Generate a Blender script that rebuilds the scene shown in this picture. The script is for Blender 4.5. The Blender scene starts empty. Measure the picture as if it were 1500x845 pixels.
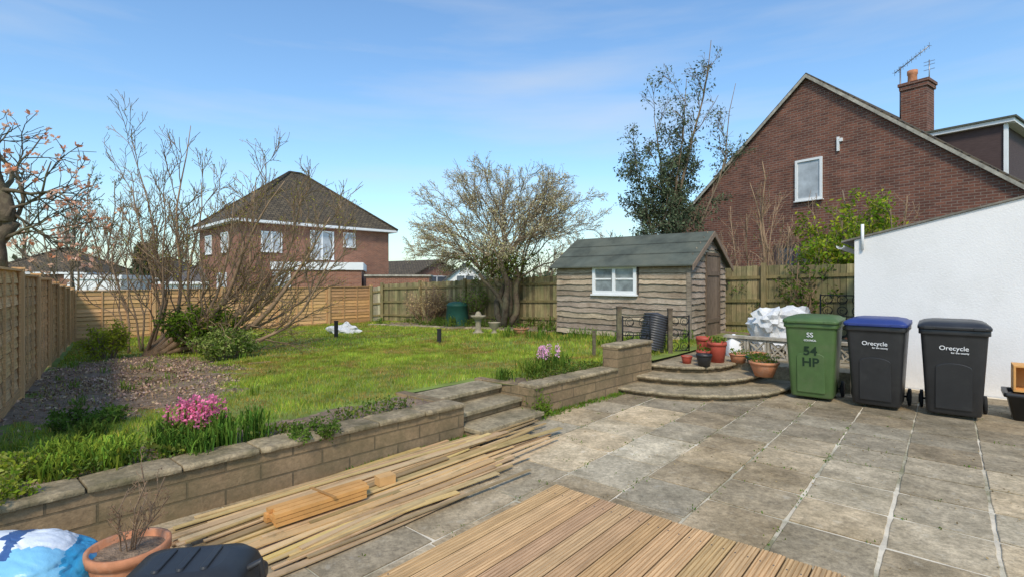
import bpy, math, random
import numpy as np
from mathutils import Vector, Matrix, noise
R=random.Random(11)
D1=Vector((.649,.760,0)).normalized(); E=Vector((.760,-.649,0)).normalized(); Z=Vector((0,0,1))
def L(a,b,z=0):
    v=D1*a+E*b; return Vector((v.x,v.y,z))
def ab(x,y): return (x*D1.x+y*D1.y, x*E.x+y*E.y)
def V(*a): return Vector(a)
COL=bpy.context.scene.collection

# ------------------------------------------------------------ mesh builder
class MB:
    def __init__(s): s.v=[];s.f=[];s.m=[];s.c=[];s.s=[]
    def face(s,pts,mat=0,col=(1,1,1),sm=False):
        i=len(s.v); s.v.extend(tuple(p) for p in pts); s.f.append(tuple(range(i,i+len(pts))))
        s.m.append(mat);s.c.append(col);s.s.append(sm)
    def idx(s,ids,mat=0,col=(1,1,1),sm=False):
        s.f.append(tuple(ids));s.m.append(mat);s.c.append(col);s.s.append(sm)
    def box(s,o,ax,ay,az,mat=0,col=(1,1,1)):
        o=Vector(o);i=len(s.v)
        for k in ((0,0,0),(1,0,0),(1,1,0),(0,1,0),(0,0,1),(1,0,1),(1,1,1),(0,1,1)):
            s.v.append(tuple(o+ax*k[0]+ay*k[1]+az*k[2]))
        if ax.cross(ay).dot(az)>0: F=((0,3,2,1),(4,5,6,7),(0,1,5,4),(1,2,6,5),(2,3,7,6),(3,0,4,7))
        else: F=((0,1,2,3),(4,7,6,5),(0,4,5,1),(1,5,6,2),(2,6,7,3),(3,7,4,0))
        for f in F: s.idx([i+k for k in f],mat,col)
    def cbox(s,c,ax,ay,az,mat=0,col=(1,1,1)):
        s.box(Vector(c)-ax/2-ay/2-az/2,ax,ay,az,mat,col)
    def plank(s,p0,p1,w,h,mat=0,col=(1,1,1),up=Z):
        p0=Vector(p0);p1=Vector(p1);d=p1-p0;side=d.cross(up)
        if side.length<1e-5: side=V(1,0,0)
        side.normalize();u=side.cross(d).normalized()
        s.box(p0-side*w/2-u*h/2,d,side*w,u*h,mat,col)
    def tube(s,pts,rad,n=6,mat=0,col=(1,1,1),cap=True):
        pts=[Vector(p) for p in pts];i0=len(s.v);K=len(pts)
        ref=None
        for k,p in enumerate(pts):
            d=(pts[min(k+1,K-1)]-pts[max(k-1,0)])
            if d.length<1e-7: d=Z.copy()
            d.normalize()
            if ref is None: ref=d.orthogonal().normalized()
            ref=(ref-d*ref.dot(d))
            if ref.length<1e-5: ref=d.orthogonal()
            ref.normalize();b=d.cross(ref);r=rad[k] if hasattr(rad,'__len__') else rad
            for j in range(n):
                a=2*math.pi*j/n
                s.v.append(tuple(p+ref*(r*math.cos(a))+b*(r*math.sin(a))))
        for k in range(K-1):
            for j in range(n):
                a=i0+k*n+j;b2=i0+k*n+(j+1)%n
                s.idx((a,b2,b2+n,a+n),mat,col,n>4)
        if cap and n>=4:
            s.idx([i0+j for j in range(n)][::-1],mat,col);s.idx([i0+(K-1)*n+j for j in range(n)],mat,col)
    def lathe(s,c,prof,n=24,mat=0,col=(1,1,1),ax=Z):
        c=Vector(c);i0=len(s.v);r1=ax.orthogonal().normalized();r2=ax.cross(r1)
        for (r,z) in prof:
            for j in range(n):
                a=2*math.pi*j/n
                s.v.append(tuple(c+ax*z+r1*(r*math.cos(a))+r2*(r*math.sin(a))))
        for k in range(len(prof)-1):
            for j in range(n):
                a=i0+k*n+j;b=i0+k*n+(j+1)%n
                s.idx((a,b,b+n,a+n),mat,col,True)
    def loft(s,rings,mat=0,col=(1,1,1),sm=True,caps=True,cols=None):
        i0=len(s.v);n=len(rings[0])
        for r in rings: s.v.extend(tuple(p) for p in r)
        for k in range(len(rings)-1):
            for j in range(n):
                a=i0+k*n+j;b=i0+k*n+(j+1)%n
                s.idx((a,b,b+n,a+n),mat,cols[j] if cols else col,sm)
        if caps:
            s.idx([i0+j for j in range(n)][::-1],mat,col);s.idx([i0+(len(rings)-1)*n+j for j in range(n)],mat,col)
    def blob(s,c,r,amp=.1,freq=3,mat=0,col=(1,1,1),n=20,crease=0,colf=None,power=1.,jit=0,sm=True):
        c=Vector(c);i0=len(s.v);m=n//2
        def sp(x): return math.copysign(abs(x)**power,x)
        for i in range(m+1):
            th=math.pi*i/m
            for j in range(n):
                ph=2*math.pi*(j+.5*(i%2))/n
                d=V(math.sin(th)*math.cos(ph),math.sin(th)*math.sin(ph),math.cos(th))
                k=1+amp*noise.noise(d*freq+c*3.1)
                if jit: k+=jit*noise.noise(d*freq*9+c)+jit*.8*noise.noise(d*freq*4.3+c*2)
                if crease:
                    w=d+V(noise.noise(d*2+c),noise.noise(d*2+c*2),noise.noise(d*2+c*3))*.5
                    k-=crease*(1-min(1,abs(noise.noise(w*freq*1.6+c))*5))+crease*.5*(1-min(1,abs(noise.noise(w*freq*4+c))*5))
                s.v.append(tuple(c+V(sp(d.x)*r[0]*k,sp(d.y)*r[1]*k,sp(d.z)*r[2]*k)))
        for i in range(m):
            for j in range(n):
                a=i0+i*n+j;b=i0+i*n+(j+1)%n
                cc=colf(Vector(s.v[a])-c) if colf else col
                if i%2==0: s.idx((a,a+n,b),mat,cc,sm);s.idx((b,a+n,b+n),mat,cc,sm)
                else: s.idx((a,a+n,b+n),mat,cc,sm);s.idx((a,b+n,b),mat,cc,sm)
    def leaf(s,p,size,mat=0,col=(1,1,1),rng=R,asp=.5,up=0):
        d=V(rng.gauss(0,1),rng.gauss(0,1),rng.gauss(0,1)+up).normalized()
        o=V(rng.gauss(0,1),rng.gauss(0,1),rng.gauss(0,1)).cross(d)
        if o.length<1e-3: o=d.orthogonal()
        o.normalize();p=Vector(p)
        s.face((p,p+d*size*.5-o*size*asp*.5,p+d*size,p+d*size*.5+o*size*asp*.5),mat,col)
    def obj(s,name,mats,parent=None,bevel=0):
        me=bpy.data.meshes.new(name);me.from_pydata(s.v,[],s.f)
        for m in mats: me.materials.append(m)
        n=len(s.f)
        me.polygons.foreach_set('material_index',np.array(s.m,dtype=np.int32))
        me.polygons.foreach_set('use_smooth',np.array(s.s,dtype=bool))
        me.update()
        me.color_attributes.new('Col','FLOAT_COLOR','CORNER')
        me.uv_layers.new(name='UVMap')
        co=np.array(s.v,dtype=np.float64)
        li=np.zeros(len(me.loops),dtype=np.int32);me.loops.foreach_get('vertex_index',li)
        cnt=np.zeros(n,dtype=np.int32);me.polygons.foreach_get('loop_total',cnt)
        nor=np.zeros(n*3,dtype=np.float32);me.polygons.foreach_get('normal',nor);nor=nor.reshape(-1,3).astype(np.float64)
        ln=np.repeat(nor,cnt,axis=0);P=co[li]
        t=np.stack([-ln[:,1],ln[:,0]],1);tl=np.linalg.norm(t,axis=1);tl[tl<1e-6]=1;t=t/tl[:,None]
        sg=np.where(t[:,0]*.76-t[:,1]*.65<0,-1.,1.);t=t*sg[:,None]
        u=P[:,0]*t[:,0]+P[:,1]*t[:,1];v=P[:,2].copy()
        hz=np.abs(ln[:,2])>.85
        sl=np.sqrt(np.clip(1-ln[:,2]**2,.05,1));v=v/sl
        u=np.where(hz,P[:,0]*D1.x+P[:,1]*D1.y,u);v=np.where(hz,P[:,0]*E.x+P[:,1]*E.y,v)
        me.uv_layers['UVMap'].data.foreach_set('uv',np.ascontiguousarray(np.stack([u,v],1).ravel().astype(np.float32)))
        c=np.array(s.c,dtype=np.float32);c=np.concatenate([c,np.ones((n,1),dtype=np.float32)],1)
        me.color_attributes['Col'].data.foreach_set('color',np.ascontiguousarray(np.repeat(c,cnt,axis=0).ravel()))
        me.update()
        o=bpy.data.objects.new(name,me);COL.objects.link(o)
        if parent: o.parent=parent
        if bevel:
            b=o.modifiers.new('bev','BEVEL');b.width=bevel;b.segments=2;b.limit_method='ANGLE';b.angle_limit=.6
        return o
def empty(name,loc=(0,0,0)):
    o=bpy.data.objects.new(name,None);COL.objects.link(o);o.empty_display_size=.1;return o

# ------------------------------------------------------------ materials
def nt(name):
    m=bpy.data.materials.new(name);m.use_nodes=True;t=m.node_tree
    for n in list(t.nodes): t.nodes.remove(n)
    out=t.nodes.new('ShaderNodeOutputMaterial');return m,t,out
def mixc(t,typ,fac,a,b):
    n=t.nodes.new('ShaderNodeMix');n.data_type='RGBA';n.blend_type=typ
    for sock,val in ((n.inputs[0],fac),(n.inputs[6],a),(n.inputs[7],b)):
        if isinstance(val,(int,float)): sock.default_value=val
        elif isinstance(val,tuple): sock.default_value=(*val[:3],1)
        else: t.links.new(val,sock)
    return n.outputs[2]
def noisen(t,vec,scale,detail=6,rough=.6):
    n=t.nodes.new('ShaderNodeTexNoise');n.inputs['Scale'].default_value=scale;n.inputs['Detail'].default_value=detail;n.inputs['Roughness'].default_value=rough
    t.links.new(vec,n.inputs['Vector']);return n.outputs['Fac']
def ramp(t,fac,stops):
    n=t.nodes.new('ShaderNodeValToRGB');e=n.color_ramp.elements
    while len(e)<len(stops): e.new(.5)
    for k,(p,c) in enumerate(stops):
        e[k].position=p;e[k].color=(c,c,c,1) if isinstance(c,(int,float)) else (*c,1)
    t.links.new(fac,n.inputs[0]);return n.outputs[0]
def coordn(t,kind,sc=(1,1,1)):
    if kind=='pos': o=t.nodes.new('ShaderNodeNewGeometry').outputs['Position']
    else:
        o=t.nodes.new('ShaderNodeUVMap');o.uv_map='UVMap';o=o.outputs[0]
    m=t.nodes.new('ShaderNodeMapping');m.inputs['Scale'].default_value=sc;t.links.new(o,m.inputs[0]);return m.outputs[0]
def finish(t,out,colour,rough,bumpfac=None,bstr=.2,bdist=.01,spec=.3,metal=0):
    p=t.nodes.new('ShaderNodeBsdfPrincipled')
    if isinstance(colour,tuple): p.inputs['Base Color'].default_value=(*colour,1)
    else: t.links.new(colour,p.inputs['Base Color'])
    p.inputs['Roughness'].default_value=rough;p.inputs['Specular IOR Level'].default_value=spec;p.inputs['Metallic'].default_value=metal
    if bumpfac is not None:
        b=t.nodes.new('ShaderNodeBump');b.inputs['Strength'].default_value=bstr;b.inputs['Distance'].default_value=bdist
        t.links.new(bumpfac,b.inputs['Height']);t.links.new(b.outputs[0],p.inputs['Normal'])
    t.links.new(p.outputs[0],out.inputs[0]);return p
def attr(t):
    a=t.nodes.new('ShaderNodeAttribute');a.attribute_name='Col';return a.outputs['Color']
def mat(name,base,var=.25,scale=5,rough=.85,bump=.25,bscale=50,dist=.01,kind='pos',sc=(1,1,1),spec=.3,metal=0,dirt=None,dirtscale=1.2,dlo=.45,dhi=.7,useattr=True,fine=0,light=None,stain=None):
    m,t,out=nt(name);v=coordn(t,kind,sc)
    f=noisen(t,v,scale)
    c=ramp(t,f,[(.3,tuple(x*(1-var) for x in base)),(.7,tuple(min(1,x*(1+var)) for x in base))])
    if fine:
        c=mixc(t,'MULTIPLY',1.,c,ramp(t,noisen(t,v,fine,4,.7),[(.35,.66),(.62,1.15)]))
    if dirt:
        f2=noisen(t,coordn(t,'pos'),dirtscale,10,.7);c=mixc(t,'MIX',ramp(t,f2,[(dlo,0.),(dhi,1.)]),c,dirt)
    if light:
        f4=noisen(t,coordn(t,'pos'),11,6,.7);c=mixc(t,'MIX',ramp(t,f4,[(.58,0.),(.68,.6)]),c,light)
    if stain:
        f5=noisen(t,coordn(t,'pos'),.8,8,.65);c=mixc(t,'MULTIPLY',ramp(t,f5,[(.46,0.),(.66,.8)]),c,stain)
    if useattr: c=mixc(t,'MULTIPLY',1.,c,attr(t))
    b=noisen(t,v,bscale,5) if bump else None
    finish(t,out,c,rough,b,bump,dist,spec,metal);return m
def brickmat(name,c1,c2,mortar,bw=.225,rh=.075,ms=.006,var=.3,bump=.5,dirt=None):
    m,t,out=nt(name);v=coordn(t,'uv')
    n=t.nodes.new('ShaderNodeTexBrick');t.links.new(v,n.inputs['Vector'])
    n.inputs['Color1'].default_value=(*c1,1);n.inputs['Color2'].default_value=(*c2,1);n.inputs['Mortar'].default_value=(*mortar,1)
    n.inputs['Scale'].default_value=1;n.inputs['Brick Width'].default_value=bw;n.inputs['Row Height'].default_value=rh;n.inputs['Mortar Size'].default_value=ms;n.inputs['Mortar Smooth'].default_value=.3
    f=noisen(t,v,2.2,8,.65)
    c=mixc(t,'MULTIPLY',1.,n.outputs['Color'],ramp(t,f,[(.25,1-var),(.75,1+var*.6)]))
    c=mixc(t,'MULTIPLY',1.,c,ramp(t,noisen(t,v,28,4,.7),[(.35,.8),(.65,1.12)]))
    if dirt: c=mixc(t,'MIX',ramp(t,noisen(t,coordn(t,'pos'),3.,10,.7),[(.42,0.),(.68,.8)]),c,dirt)
    f3=noisen(t,v,60,4)
    mm=t.nodes.new('ShaderNodeMath');mm.operation='SUBTRACT';mm.inputs[0].default_value=1;t.links.new(n.outputs['Fac'],mm.inputs[1])
    m2=t.nodes.new('ShaderNodeMath');m2.operation='MULTIPLY_ADD';t.links.new(f3,m2.inputs[0]);m2.inputs[1].default_value=.5;t.links.new(mm.outputs[0],m2.inputs[2])
    finish(t,out,mixc(t,'MULTIPLY',1.,c,attr(t)),.9,m2.outputs[0],bump,.01);return m
def leafmat(name,base,trans=.35,var=.3,rough=.6):
    m,t,out=nt(name);f=noisen(t,coordn(t,'pos'),3.5,2)
    c=ramp(t,f,[(.3,tuple(x*(1-var) for x in base)),(.7,tuple(x*(1+var) for x in base))]);c=mixc(t,'MULTIPLY',1.,c,attr(t))
    p=t.nodes.new('ShaderNodeBsdfDiffuse');t.links.new(c,p.inputs[0])
    tr=t.nodes.new('ShaderNodeBsdfTranslucent');t.links.new(c,tr.inputs[0])
    mx=t.nodes.new('ShaderNodeMixShader');mx.inputs[0].default_value=trans;t.links.new(p.outputs[0],mx.inputs[1]);t.links.new(tr.outputs[0],mx.inputs[2]);t.links.new(mx.outputs[0],out.inputs[0]);return m

M={}
M['slab']=mat('paving_stone',(.56,.445,.285),.24,6,.93,.6,70,.006,dirt=(.21,.17,.10),dirtscale=2.6,dlo=.46,dhi=.82,fine=38,light=(.66,.57,.42),stain=(.52,.48,.40))
M['joint']=mat('paving_joint',(.70,.61,.46),.25,6,.95,.4,90,.006,dirt=(.24,.22,.12),dirtscale=1.1,dlo=.46,dhi=.62)
M['deck']=mat('deck_timber',(.66,.42,.205),.16,4,.75,.2,25,.003,kind='uv',sc=(.5,9,1),fine=5)
M['batten']=mat('batten_timber',(.62,.44,.225),.3,5,.8,.25,30,.004,dirt=(.33,.25,.13),dirtscale=5,dlo=.48,dhi=.74)
M['batten2']=mat('fresh_timber',(.68,.35,.11),.2,4,.7,.2,30,.004)
M['retain']=brickmat('retaining_blocks',(.37,.255,.14),(.28,.195,.11),(.18,.135,.08),.44,.115,.007,.45,.8,dirt=(.15,.12,.06))
M['coping']=mat('coping_stone',(.36,.28,.175),.3,9,.93,.8,40,.012,dirt=(.15,.125,.065),dirtscale=4,fine=30)
M['step']=mat('step_stone',(.37,.295,.185),.3,8,.93,.7,50,.01,dirt=(.15,.125,.07),dirtscale=3,fine=30)
M['lawn']=mat('lawn_turf',(.20,.25,.05),.35,2.5,.95,.6,60,.02)
M['soil']=mat('soil',(.27,.19,.125),.5,14,.95,1.,30,.04)
M['grass']=leafmat('grass_blades',(.285,.37,.05),.3,.4)
M['ground']=mat('ground',(.10,.14,.04),.35,.5,.95,.3,5,.02)
M['fence']=mat('larch_lap_timber',(.72,.42,.195),.22,4,.8,.25,18,.004,kind='uv',sc=(.6,12,1),fine=9)
M['post']=mat('fence_post_timber',(.66,.39,.18),.22,4,.8,.25,18,.004,sc=(8,8,.6))
M['oldfence']=mat('weathered_fence',(.30,.235,.12),.35,4,.9,.3,18,.004,kind='uv',sc=(9,.8,1),dirt=(.155,.16,.07),dirtscale=2)
M['shed']=mat('weathered_board',(.42,.34,.255),.40,5,.92,.7,22,.008,kind='uv',sc=(.9,14,1),dirt=(.20,.14,.09),dirtscale=2.2,dlo=.46,dhi=.74,fine=7)
M['shed_door']=mat('weathered_door',(.23,.165,.115),.35,5,.92,.6,22,.008,kind='uv',sc=(14,.9,1),fine=7)
M['felt']=mat('roof_felt',(.085,.095,.075),.35,2.5,.9,.4,120,.004,dirt=(.13,.135,.10),dirtscale=1.5)
M['white']=mat('white_paint',(.80,.80,.78),.05,3,.6,.1,20)
M['label']=mat('white_marking',(.75,.75,.75),.05,3,.6,0,useattr=False)
M['lab_g']=mat('dark_marking',(.012,.03,.014),.05,3,.7,0,useattr=False)
M['render']=mat('white_render',(.80,.78,.755),.04,1.2,.85,.5,45,.008,dirt=(.66,.64,.60),dirtscale=.9,dlo=.5,dhi=.85)
M['glass']=mat('window_glass',(.10,.12,.14),.3,1,.08,0,spec=.8)
M['glassl']=mat('curtained_glass',(.45,.48,.50),.3,2.5,.25,0,spec=.6)
M['glassm']=mat('dull_glass',(.22,.25,.25),.5,4,.15,0,spec=.7)
M['brickR']=brickmat('red_brick',(.245,.098,.062),(.14,.06,.044),(.27,.205,.16),.225,.075,.009,.35)
M['brickL']=brickmat('orange_brick',(.36,.145,.085),(.25,.10,.065),(.34,.27,.20),.225,.075,.008,.2)
M['tileL']=brickmat('roof_tiles',(.15,.115,.07),(.105,.082,.055),(.035,.03,.025),.27,.2,.022,.45,.9)
M['tileG']=brickmat('grey_tiles',(.15,.14,.13),(.12,.11,.11),(.05,.05,.05),.3,.2,.016,.3,.9)
M['trim']=mat('verge_board',(.40,.36,.29),.25,4,.8,.2,fine=6)
M['clad']=mat('dormer_cladding',(.085,.055,.05),.25,5,.75,.2,kind='uv',sc=(1,10,1))
M['bark']=mat('bark',(.21,.155,.10),.35,12,.95,.8,35,.012,sc=(1,1,.5))
M['barkw']=mat('bark_warm',(.30,.20,.12),.35,10,.95,.7,35,.012,sc=(1,1,.5))
M['barkd']=mat('bark_dark',(.12,.09,.06),.35,12,.95,.8,35,.012,dirt=(.17,.16,.085),dirtscale=3)
M['leafd']=leafmat('leaves_dark',(.09,.115,.06),.25)
M['leafy']=leafmat('leaves_yellow_green',(.34,.39,.04),.4)
M['leafg']=leafmat('leaves_green',(.15,.23,.04),.35)
M['bloss']=leafmat('blossom_cream',(.78,.68,.47),.35,.12)
M['blossp']=leafmat('blossom_peach',(.85,.54,.40),.4,.15)
M['pink']=leafmat('petals_pink',(.88,.25,.43),.35,.15)
M['litter']=leafmat('dry_leaves',(.46,.335,.21),.1,.3,.9)
M['black']=mat('black_plastic',(.024,.024,.025),.15,8,.42,.05,200,.001,spec=.5,dirt=(.04,.04,.038),dirtscale=5,dlo=.5,dhi=.8)
M['blackr']=mat('black_matt',(.02,.02,.02),.2,8,.75,.1)
M['green']=mat('green_plastic',(.075,.135,.042),.15,5,.5,.05,200,.001,spec=.4,dirt=(.12,.14,.07),dirtscale=6,dlo=.5,dhi=.9)
M['blue']=mat('blue_plastic',(.025,.045,.19),.1,5,.45,0,spec=.45)
M['dgreen']=mat('dark_green_plastic',(.02,.085,.06),.15,5,.55,0)
M['terra']=mat('terracotta',(.52,.22,.11),.22,14,.85,.2,dirt=(.42,.33,.26),dirtscale=9,dlo=.5,dhi=.8)
M['redp']=mat('red_plastic',(.42,.08,.05),.12,6,.5,0)
M['conc']=mat('concrete',(.46,.41,.325),.22,9,.9,.4,60,.005,dirt=(.22,.2,.14),dirtscale=4)
M['iron']=mat('black_iron',(.02,.02,.02),.2,8,.5,0,metal=.3)
M['steel']=mat('aerial_metal',(.30,.30,.31),.1,8,.4,0,metal=.8)
M['bag']=mat('white_sack',(.70,.69,.67),.10,5,.5,.3,9,.03)
M['bagc']=mat('compost_sack',(.9,.9,.9),.05,5,.35,.5,9,.02,spec=.5)

# ------------------------------------------------------------ terrain
def bw(a): return -3.7+.065*a
def gz(x,y):
    a,b=ab(x,y); d=max(0,-3.5-b)
    return .33-.033*d+.02*noise.noise(V(x*.5,y*.5,0))
g=MB()
N=20;S=400.
for i in range(N):
    for j in range(N):
        x0=-S+2*S*i/N;x1=x0+2*S/N;y0=-S+2*S*j/N;y1=y0+2*S/N
        g.face(((x0,y0,-.5),(x1,y0,-.5),(x1,y1,-.5),(x0,y1,-.5)))
g.obj('ground',[M['ground']])
FD=V(-.62,.785,0)
def bedf(x,y):
    n=.30*noise.noise(V(x*1.1,y*1.1,3))+.25*noise.noise(V(x*4,y*4,9))+.12*noise.noise(V(x*11,y*11,2))
    p=V(x+5.25,y-7.0,0);u=p.dot(FD);w=p.dot(V(FD.y,-FD.x,0))
    v1=1-math.hypot(u/3.1,w/1.15)
    a,b=ab(x,y)
    v2=1-math.hypot((a-11.6)/1.0,(b+10)/6.5)
    v3=1-math.hypot((a-(-.2))/5.5,(b-(-4.15+.065*a))/.36)
    v4=1-math.hypot((x+4.5)/.9,(y-5.3)/.8)
    return max(v1,v2,v3*.8,v4)+n
lm=MB();na,nb=190,200;idx={}
a0,a1,b0=-4.,12.75,-20.
for i in range(na+1):
    a=a0+(a1-a0)*i/na
    bb=min(bw(a)-.10,-3.28) if a<6.95 else -3.28
    for j in range(nb+1):
        t=j/nb;b=b0+(bb-b0)*(1-(1-t)**1.6)
        if 3.40<a<4.36 and b>bw(a)-.85: b=bw(a)-.85
        p=L(a,b);p.z=gz(p.x,p.y);idx[i,j]=len(lm.v);lm.v.append(tuple(p))
for i in range(na):
    for j in range(nb):
        q=(idx[i,j],idx[i+1,j],idx[i+1,j+1],idx[i,j+1]);p=lm.v[q[0]]
        lm.idx(q,1 if bedf(p[0],p[1])>0 else 0,(1,1,1),True)
lm.obj('lawn',[M['lawn'],M['soil']])

rs=np.random.RandomState(3)
def blades(cnt,arng,brng,h0,h1,w):
    out=[]
    A=rs.uniform(*arng,cnt);B=rs.uniform(*brng,cnt)
    for a,b in zip(A,B):
        if a<6.95 and b>bw(a)-.27: continue
        if 3.3<a<4.45 and b>bw(a)-1.0: continue
        if b>-3.45: continue
        x=D1.x*a+E.x*b;y=D1.y*a+E.y*b
        if y<1.5 or abs(x)>y*1.12+.4: continue
        if (x+4.7)*.785+(y-4.7)*.62<.12: continue
        f=bedf(x,y)
        if f>0 and R.random()<.90: continue
        if f>-.18 and R.random()<.45: continue
        if 10.0<a<12.2 and b>-7.2: continue
        out.append((x,y,gz(x,y)));
    P=np.array(out);n=len(P)
    dist=np.hypot(P[:,0],P[:,1])
    th=rs.uniform(0,2*np.pi,n)
    patch=np.array([noise.noise(V(p[0]*.9,p[1]*.9,5))+.8*noise.noise(V(p[0]*3,p[1]*3,8)) for p in out])
    h=rs.uniform(h0,h1,n)*(1+.7*patch);ww=w*(.5+dist/8)
    lean=rs.uniform(.1,.8,n)*h;lt=rs.uniform(0,2*np.pi,n)
    v=np.zeros((n,3,3));v[:,0]=P;v[:,1]=P;v[:,2]=P
    v[:,0,0]-=np.cos(th)*ww;v[:,0,1]-=np.sin(th)*ww;v[:,1,0]+=np.cos(th)*ww;v[:,1,1]+=np.sin(th)*ww
    v[:,2,0]+=np.cos(lt)*lean;v[:,2,1]+=np.sin(lt)*lean;v[:,2,2]+=h
    v[:,:2,2]-=.01
    c=np.ones((n,4));br=rs.uniform(.6,1.25,n)*(1+.5*patch)
    c[:,0]=br*rs.uniform(.8,1.25,n)*(1+.7*np.clip(-patch*2,0,1));c[:,1]=br;c[:,2]=br*rs.uniform(.6,1.3,n)*(1+.9*np.clip(-patch*2,0,1))
    dry=rs.uniform(0,1,n)<.12;c[dry,0]*=1.8;c[dry,1]*=1.15;c[dry,2]*=2.2
    return v,c
def blade_obj(name,parts,m):
    v=np.concatenate([p[0] for p in parts]);c=np.concatenate([p[1] for p in parts]);n=len(v)
    me=bpy.data.meshes.new(name);me.vertices.add(n*3);me.loops.add(n*3);me.polygons.add(n)
    me.vertices.foreach_set('co',v.ravel());me.loops.foreach_set('vertex_index',np.arange(n*3,dtype=np.int32))
    me.polygons.foreach_set('loop_start',np.arange(0,n*3,3,dtype=np.int32))
    me.update(calc_edges=True)
    ca=me.color_attributes.new('Col','FLOAT_COLOR','CORNER');ca.data.foreach_set('color',np.repeat(c,3,axis=0).ravel().astype(np.float32))
    me.materials.append(m);o=bpy.data.objects.new(name,me);COL.objects.link(o)
blade_obj('grass',[blades(165000,(-3,7),(-9,-3.5),.018,.05,.0033),blades(95000,(-3,12.6),(-19,-8),.03,.055,.0048),blades(24000,(6.5,12.5),(-9,-3.4),.035,.08,.004)],M['grass'])

# ------------------------------------------------------------ patio
j=MB();j.face((L(-4,-4,.007),L(-4,9,.007),L(8.93,9,.007),L(8.93,-4,.007))[::-1],0);j.obj('patio_bed',[M['joint']])
p=MB()
def slab(a,b,la,lb,col,h=.0125,gp=.010):
    r=R.uniform
    z0=h+r(-.001,.003);tx=r(-.005,.005);ty=r(-.005,.005)
    n=5;pts=[]
    corners=[(a+gp,b+gp),(a+la-gp,b+gp),(a+la-gp,b+lb-gp),(a+gp,b+lb-gp)]
    for k in range(4):
        c0=corners[k];c1=corners[(k+1)%4]
        for q in range(n):
            t=q/n;x=c0[0]+(c1[0]-c0[0])*t;y=c0[1]+(c1[1]-c0[1])*t
            if q==0: x+=(a+la/2-x)*.018*r(.3,1.6);y+=(b+lb/2-y)*.018*r(.3,1.6)
            else: x+=r(-.003,.003);y+=r(-.003,.003)
            pts.append((x,y))
    i=len(p.v);K=len(pts)
    for (x,y) in pts: p.v.append(tuple(L(x,y,-.02)))
    for (x,y) in pts: p.v.append(tuple(L(x,y,z0-.0025+tx*(x-a-la/2)+ty*(y-b-lb/2))))
    for (x,y) in pts:
        xx=x+(a+la/2-x)*.02;yy=y+(b+lb/2-y)*.02;p.v.append(tuple(L(xx,yy,z0+tx*(xx-a-la/2)+ty*(yy-b-lb/2))))
    for q in range(K):
        w=(q+1)%K
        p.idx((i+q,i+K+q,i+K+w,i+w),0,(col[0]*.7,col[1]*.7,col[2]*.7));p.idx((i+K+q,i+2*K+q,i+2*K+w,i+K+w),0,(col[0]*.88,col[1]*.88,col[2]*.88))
    p.idx([i+2*K+q for q in range(K)][::-1],0,col)
P0=.485
def scol(dark=1.):
    k=R.uniform(.78,1.13)*dark;w=R.uniform(-.05,.05);return (k*(1+w),k,k*(1-w*1.3))
for ci in range(0,21):
    b=-1.25+P0*ci
    for ri in range(-19,8):
        a=5.43+P0*ri
        if a+P0>8.92: continue
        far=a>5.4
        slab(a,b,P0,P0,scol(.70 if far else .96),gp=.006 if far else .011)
bcols=[-1.25-.485,-1.25-.97,-1.25-1.58,-1.25-2.19,-1.25-2.8]
prev=-1.25
for k,bc in enumerate(bcols):
    wid=prev-bc;a=-3.2+R.uniform(0,.4)
    while a<8.9:
        la=R.choice([.485,.485,.61,.61,.75]) if k>0 else .485
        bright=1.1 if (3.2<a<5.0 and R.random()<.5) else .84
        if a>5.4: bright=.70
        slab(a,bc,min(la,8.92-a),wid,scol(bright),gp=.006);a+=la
    prev=bc
p.obj('patio',[M['slab']])
w=MB()
for k in range(420):
    a=R.uniform(2.2,6.2);b=bw(a)+abs(R.gauss(0,.05))+.01
    for q in range(5): w.leaf(L(a+R.gauss(0,.03),b+R.gauss(0,.02),.005),R.uniform(.02,.06),0,(R.uniform(.6,1.3),1,.8),up=2,asp=.25)
for k in range(380):
    if R.random()<.5: a=5.43+P0*R.randint(-8,5);b=R.uniform(-3.2,2)
    else: a=R.uniform(2,8);b=R.choice(bcols[:4]+[-1.25,-.765])
    for q in range(5): w.leaf(L(a+R.gauss(0,.02),b+R.gauss(0,.02),.008),R.uniform(.01,.025),0,(R.uniform(.6,1.2),.9,.7),up=2,asp=.4)
w.obj('paving_weeds',[M['leafg']])
w=MB()
for k in range(1600):
    a=R.uniform(3,8.5);b=R.uniform(-3.3,1.5)
    if noise.noise(V(a,b,1))<-.05: continue
    kk=R.uniform(.3,.9);w.leaf(L(a,b,.018),R.uniform(.006,.018),0,(kk,kk,kk*.8),asp=.7,up=-.1)
w.obj('fallen_leaves',[M['litter']])

# ------------------------------------------------------------ decking
d=MB();nb_=42;pitch=.122
for k in range(nb_):
    b=-2.10+k*pitch;wd=.115;prof=[(0,0),(0,.026),(.004,.030)]
    ng=5;gw=(wd-.008)/ng
    aend=2.93+R.uniform(-.006,.006);ast=-1.2;kk=R.uniform(.84,1.12);cc=(kk,kk*R.uniform(.95,1.03),kk*R.uniform(.88,1.08))
    dk=tuple(x*.35 for x in cc);gr=tuple(x*.72 for x in cc);md=tuple(x*.85 for x in cc);cols=[dk,md,cc]  # shade painted into board colour: grooves, chamfers and gap sides darkened
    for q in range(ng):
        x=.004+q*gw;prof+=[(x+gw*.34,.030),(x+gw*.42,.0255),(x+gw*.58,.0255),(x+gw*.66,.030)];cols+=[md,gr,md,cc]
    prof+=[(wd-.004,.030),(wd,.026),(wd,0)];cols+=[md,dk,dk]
    r0=[L(ast,b+x,.03+z) for x,z in prof];r1=[L(aend,b+x,.03+z) for x,z in prof]
    d.loft([r0,r1],0,cc,False,cols=cols)
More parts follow.
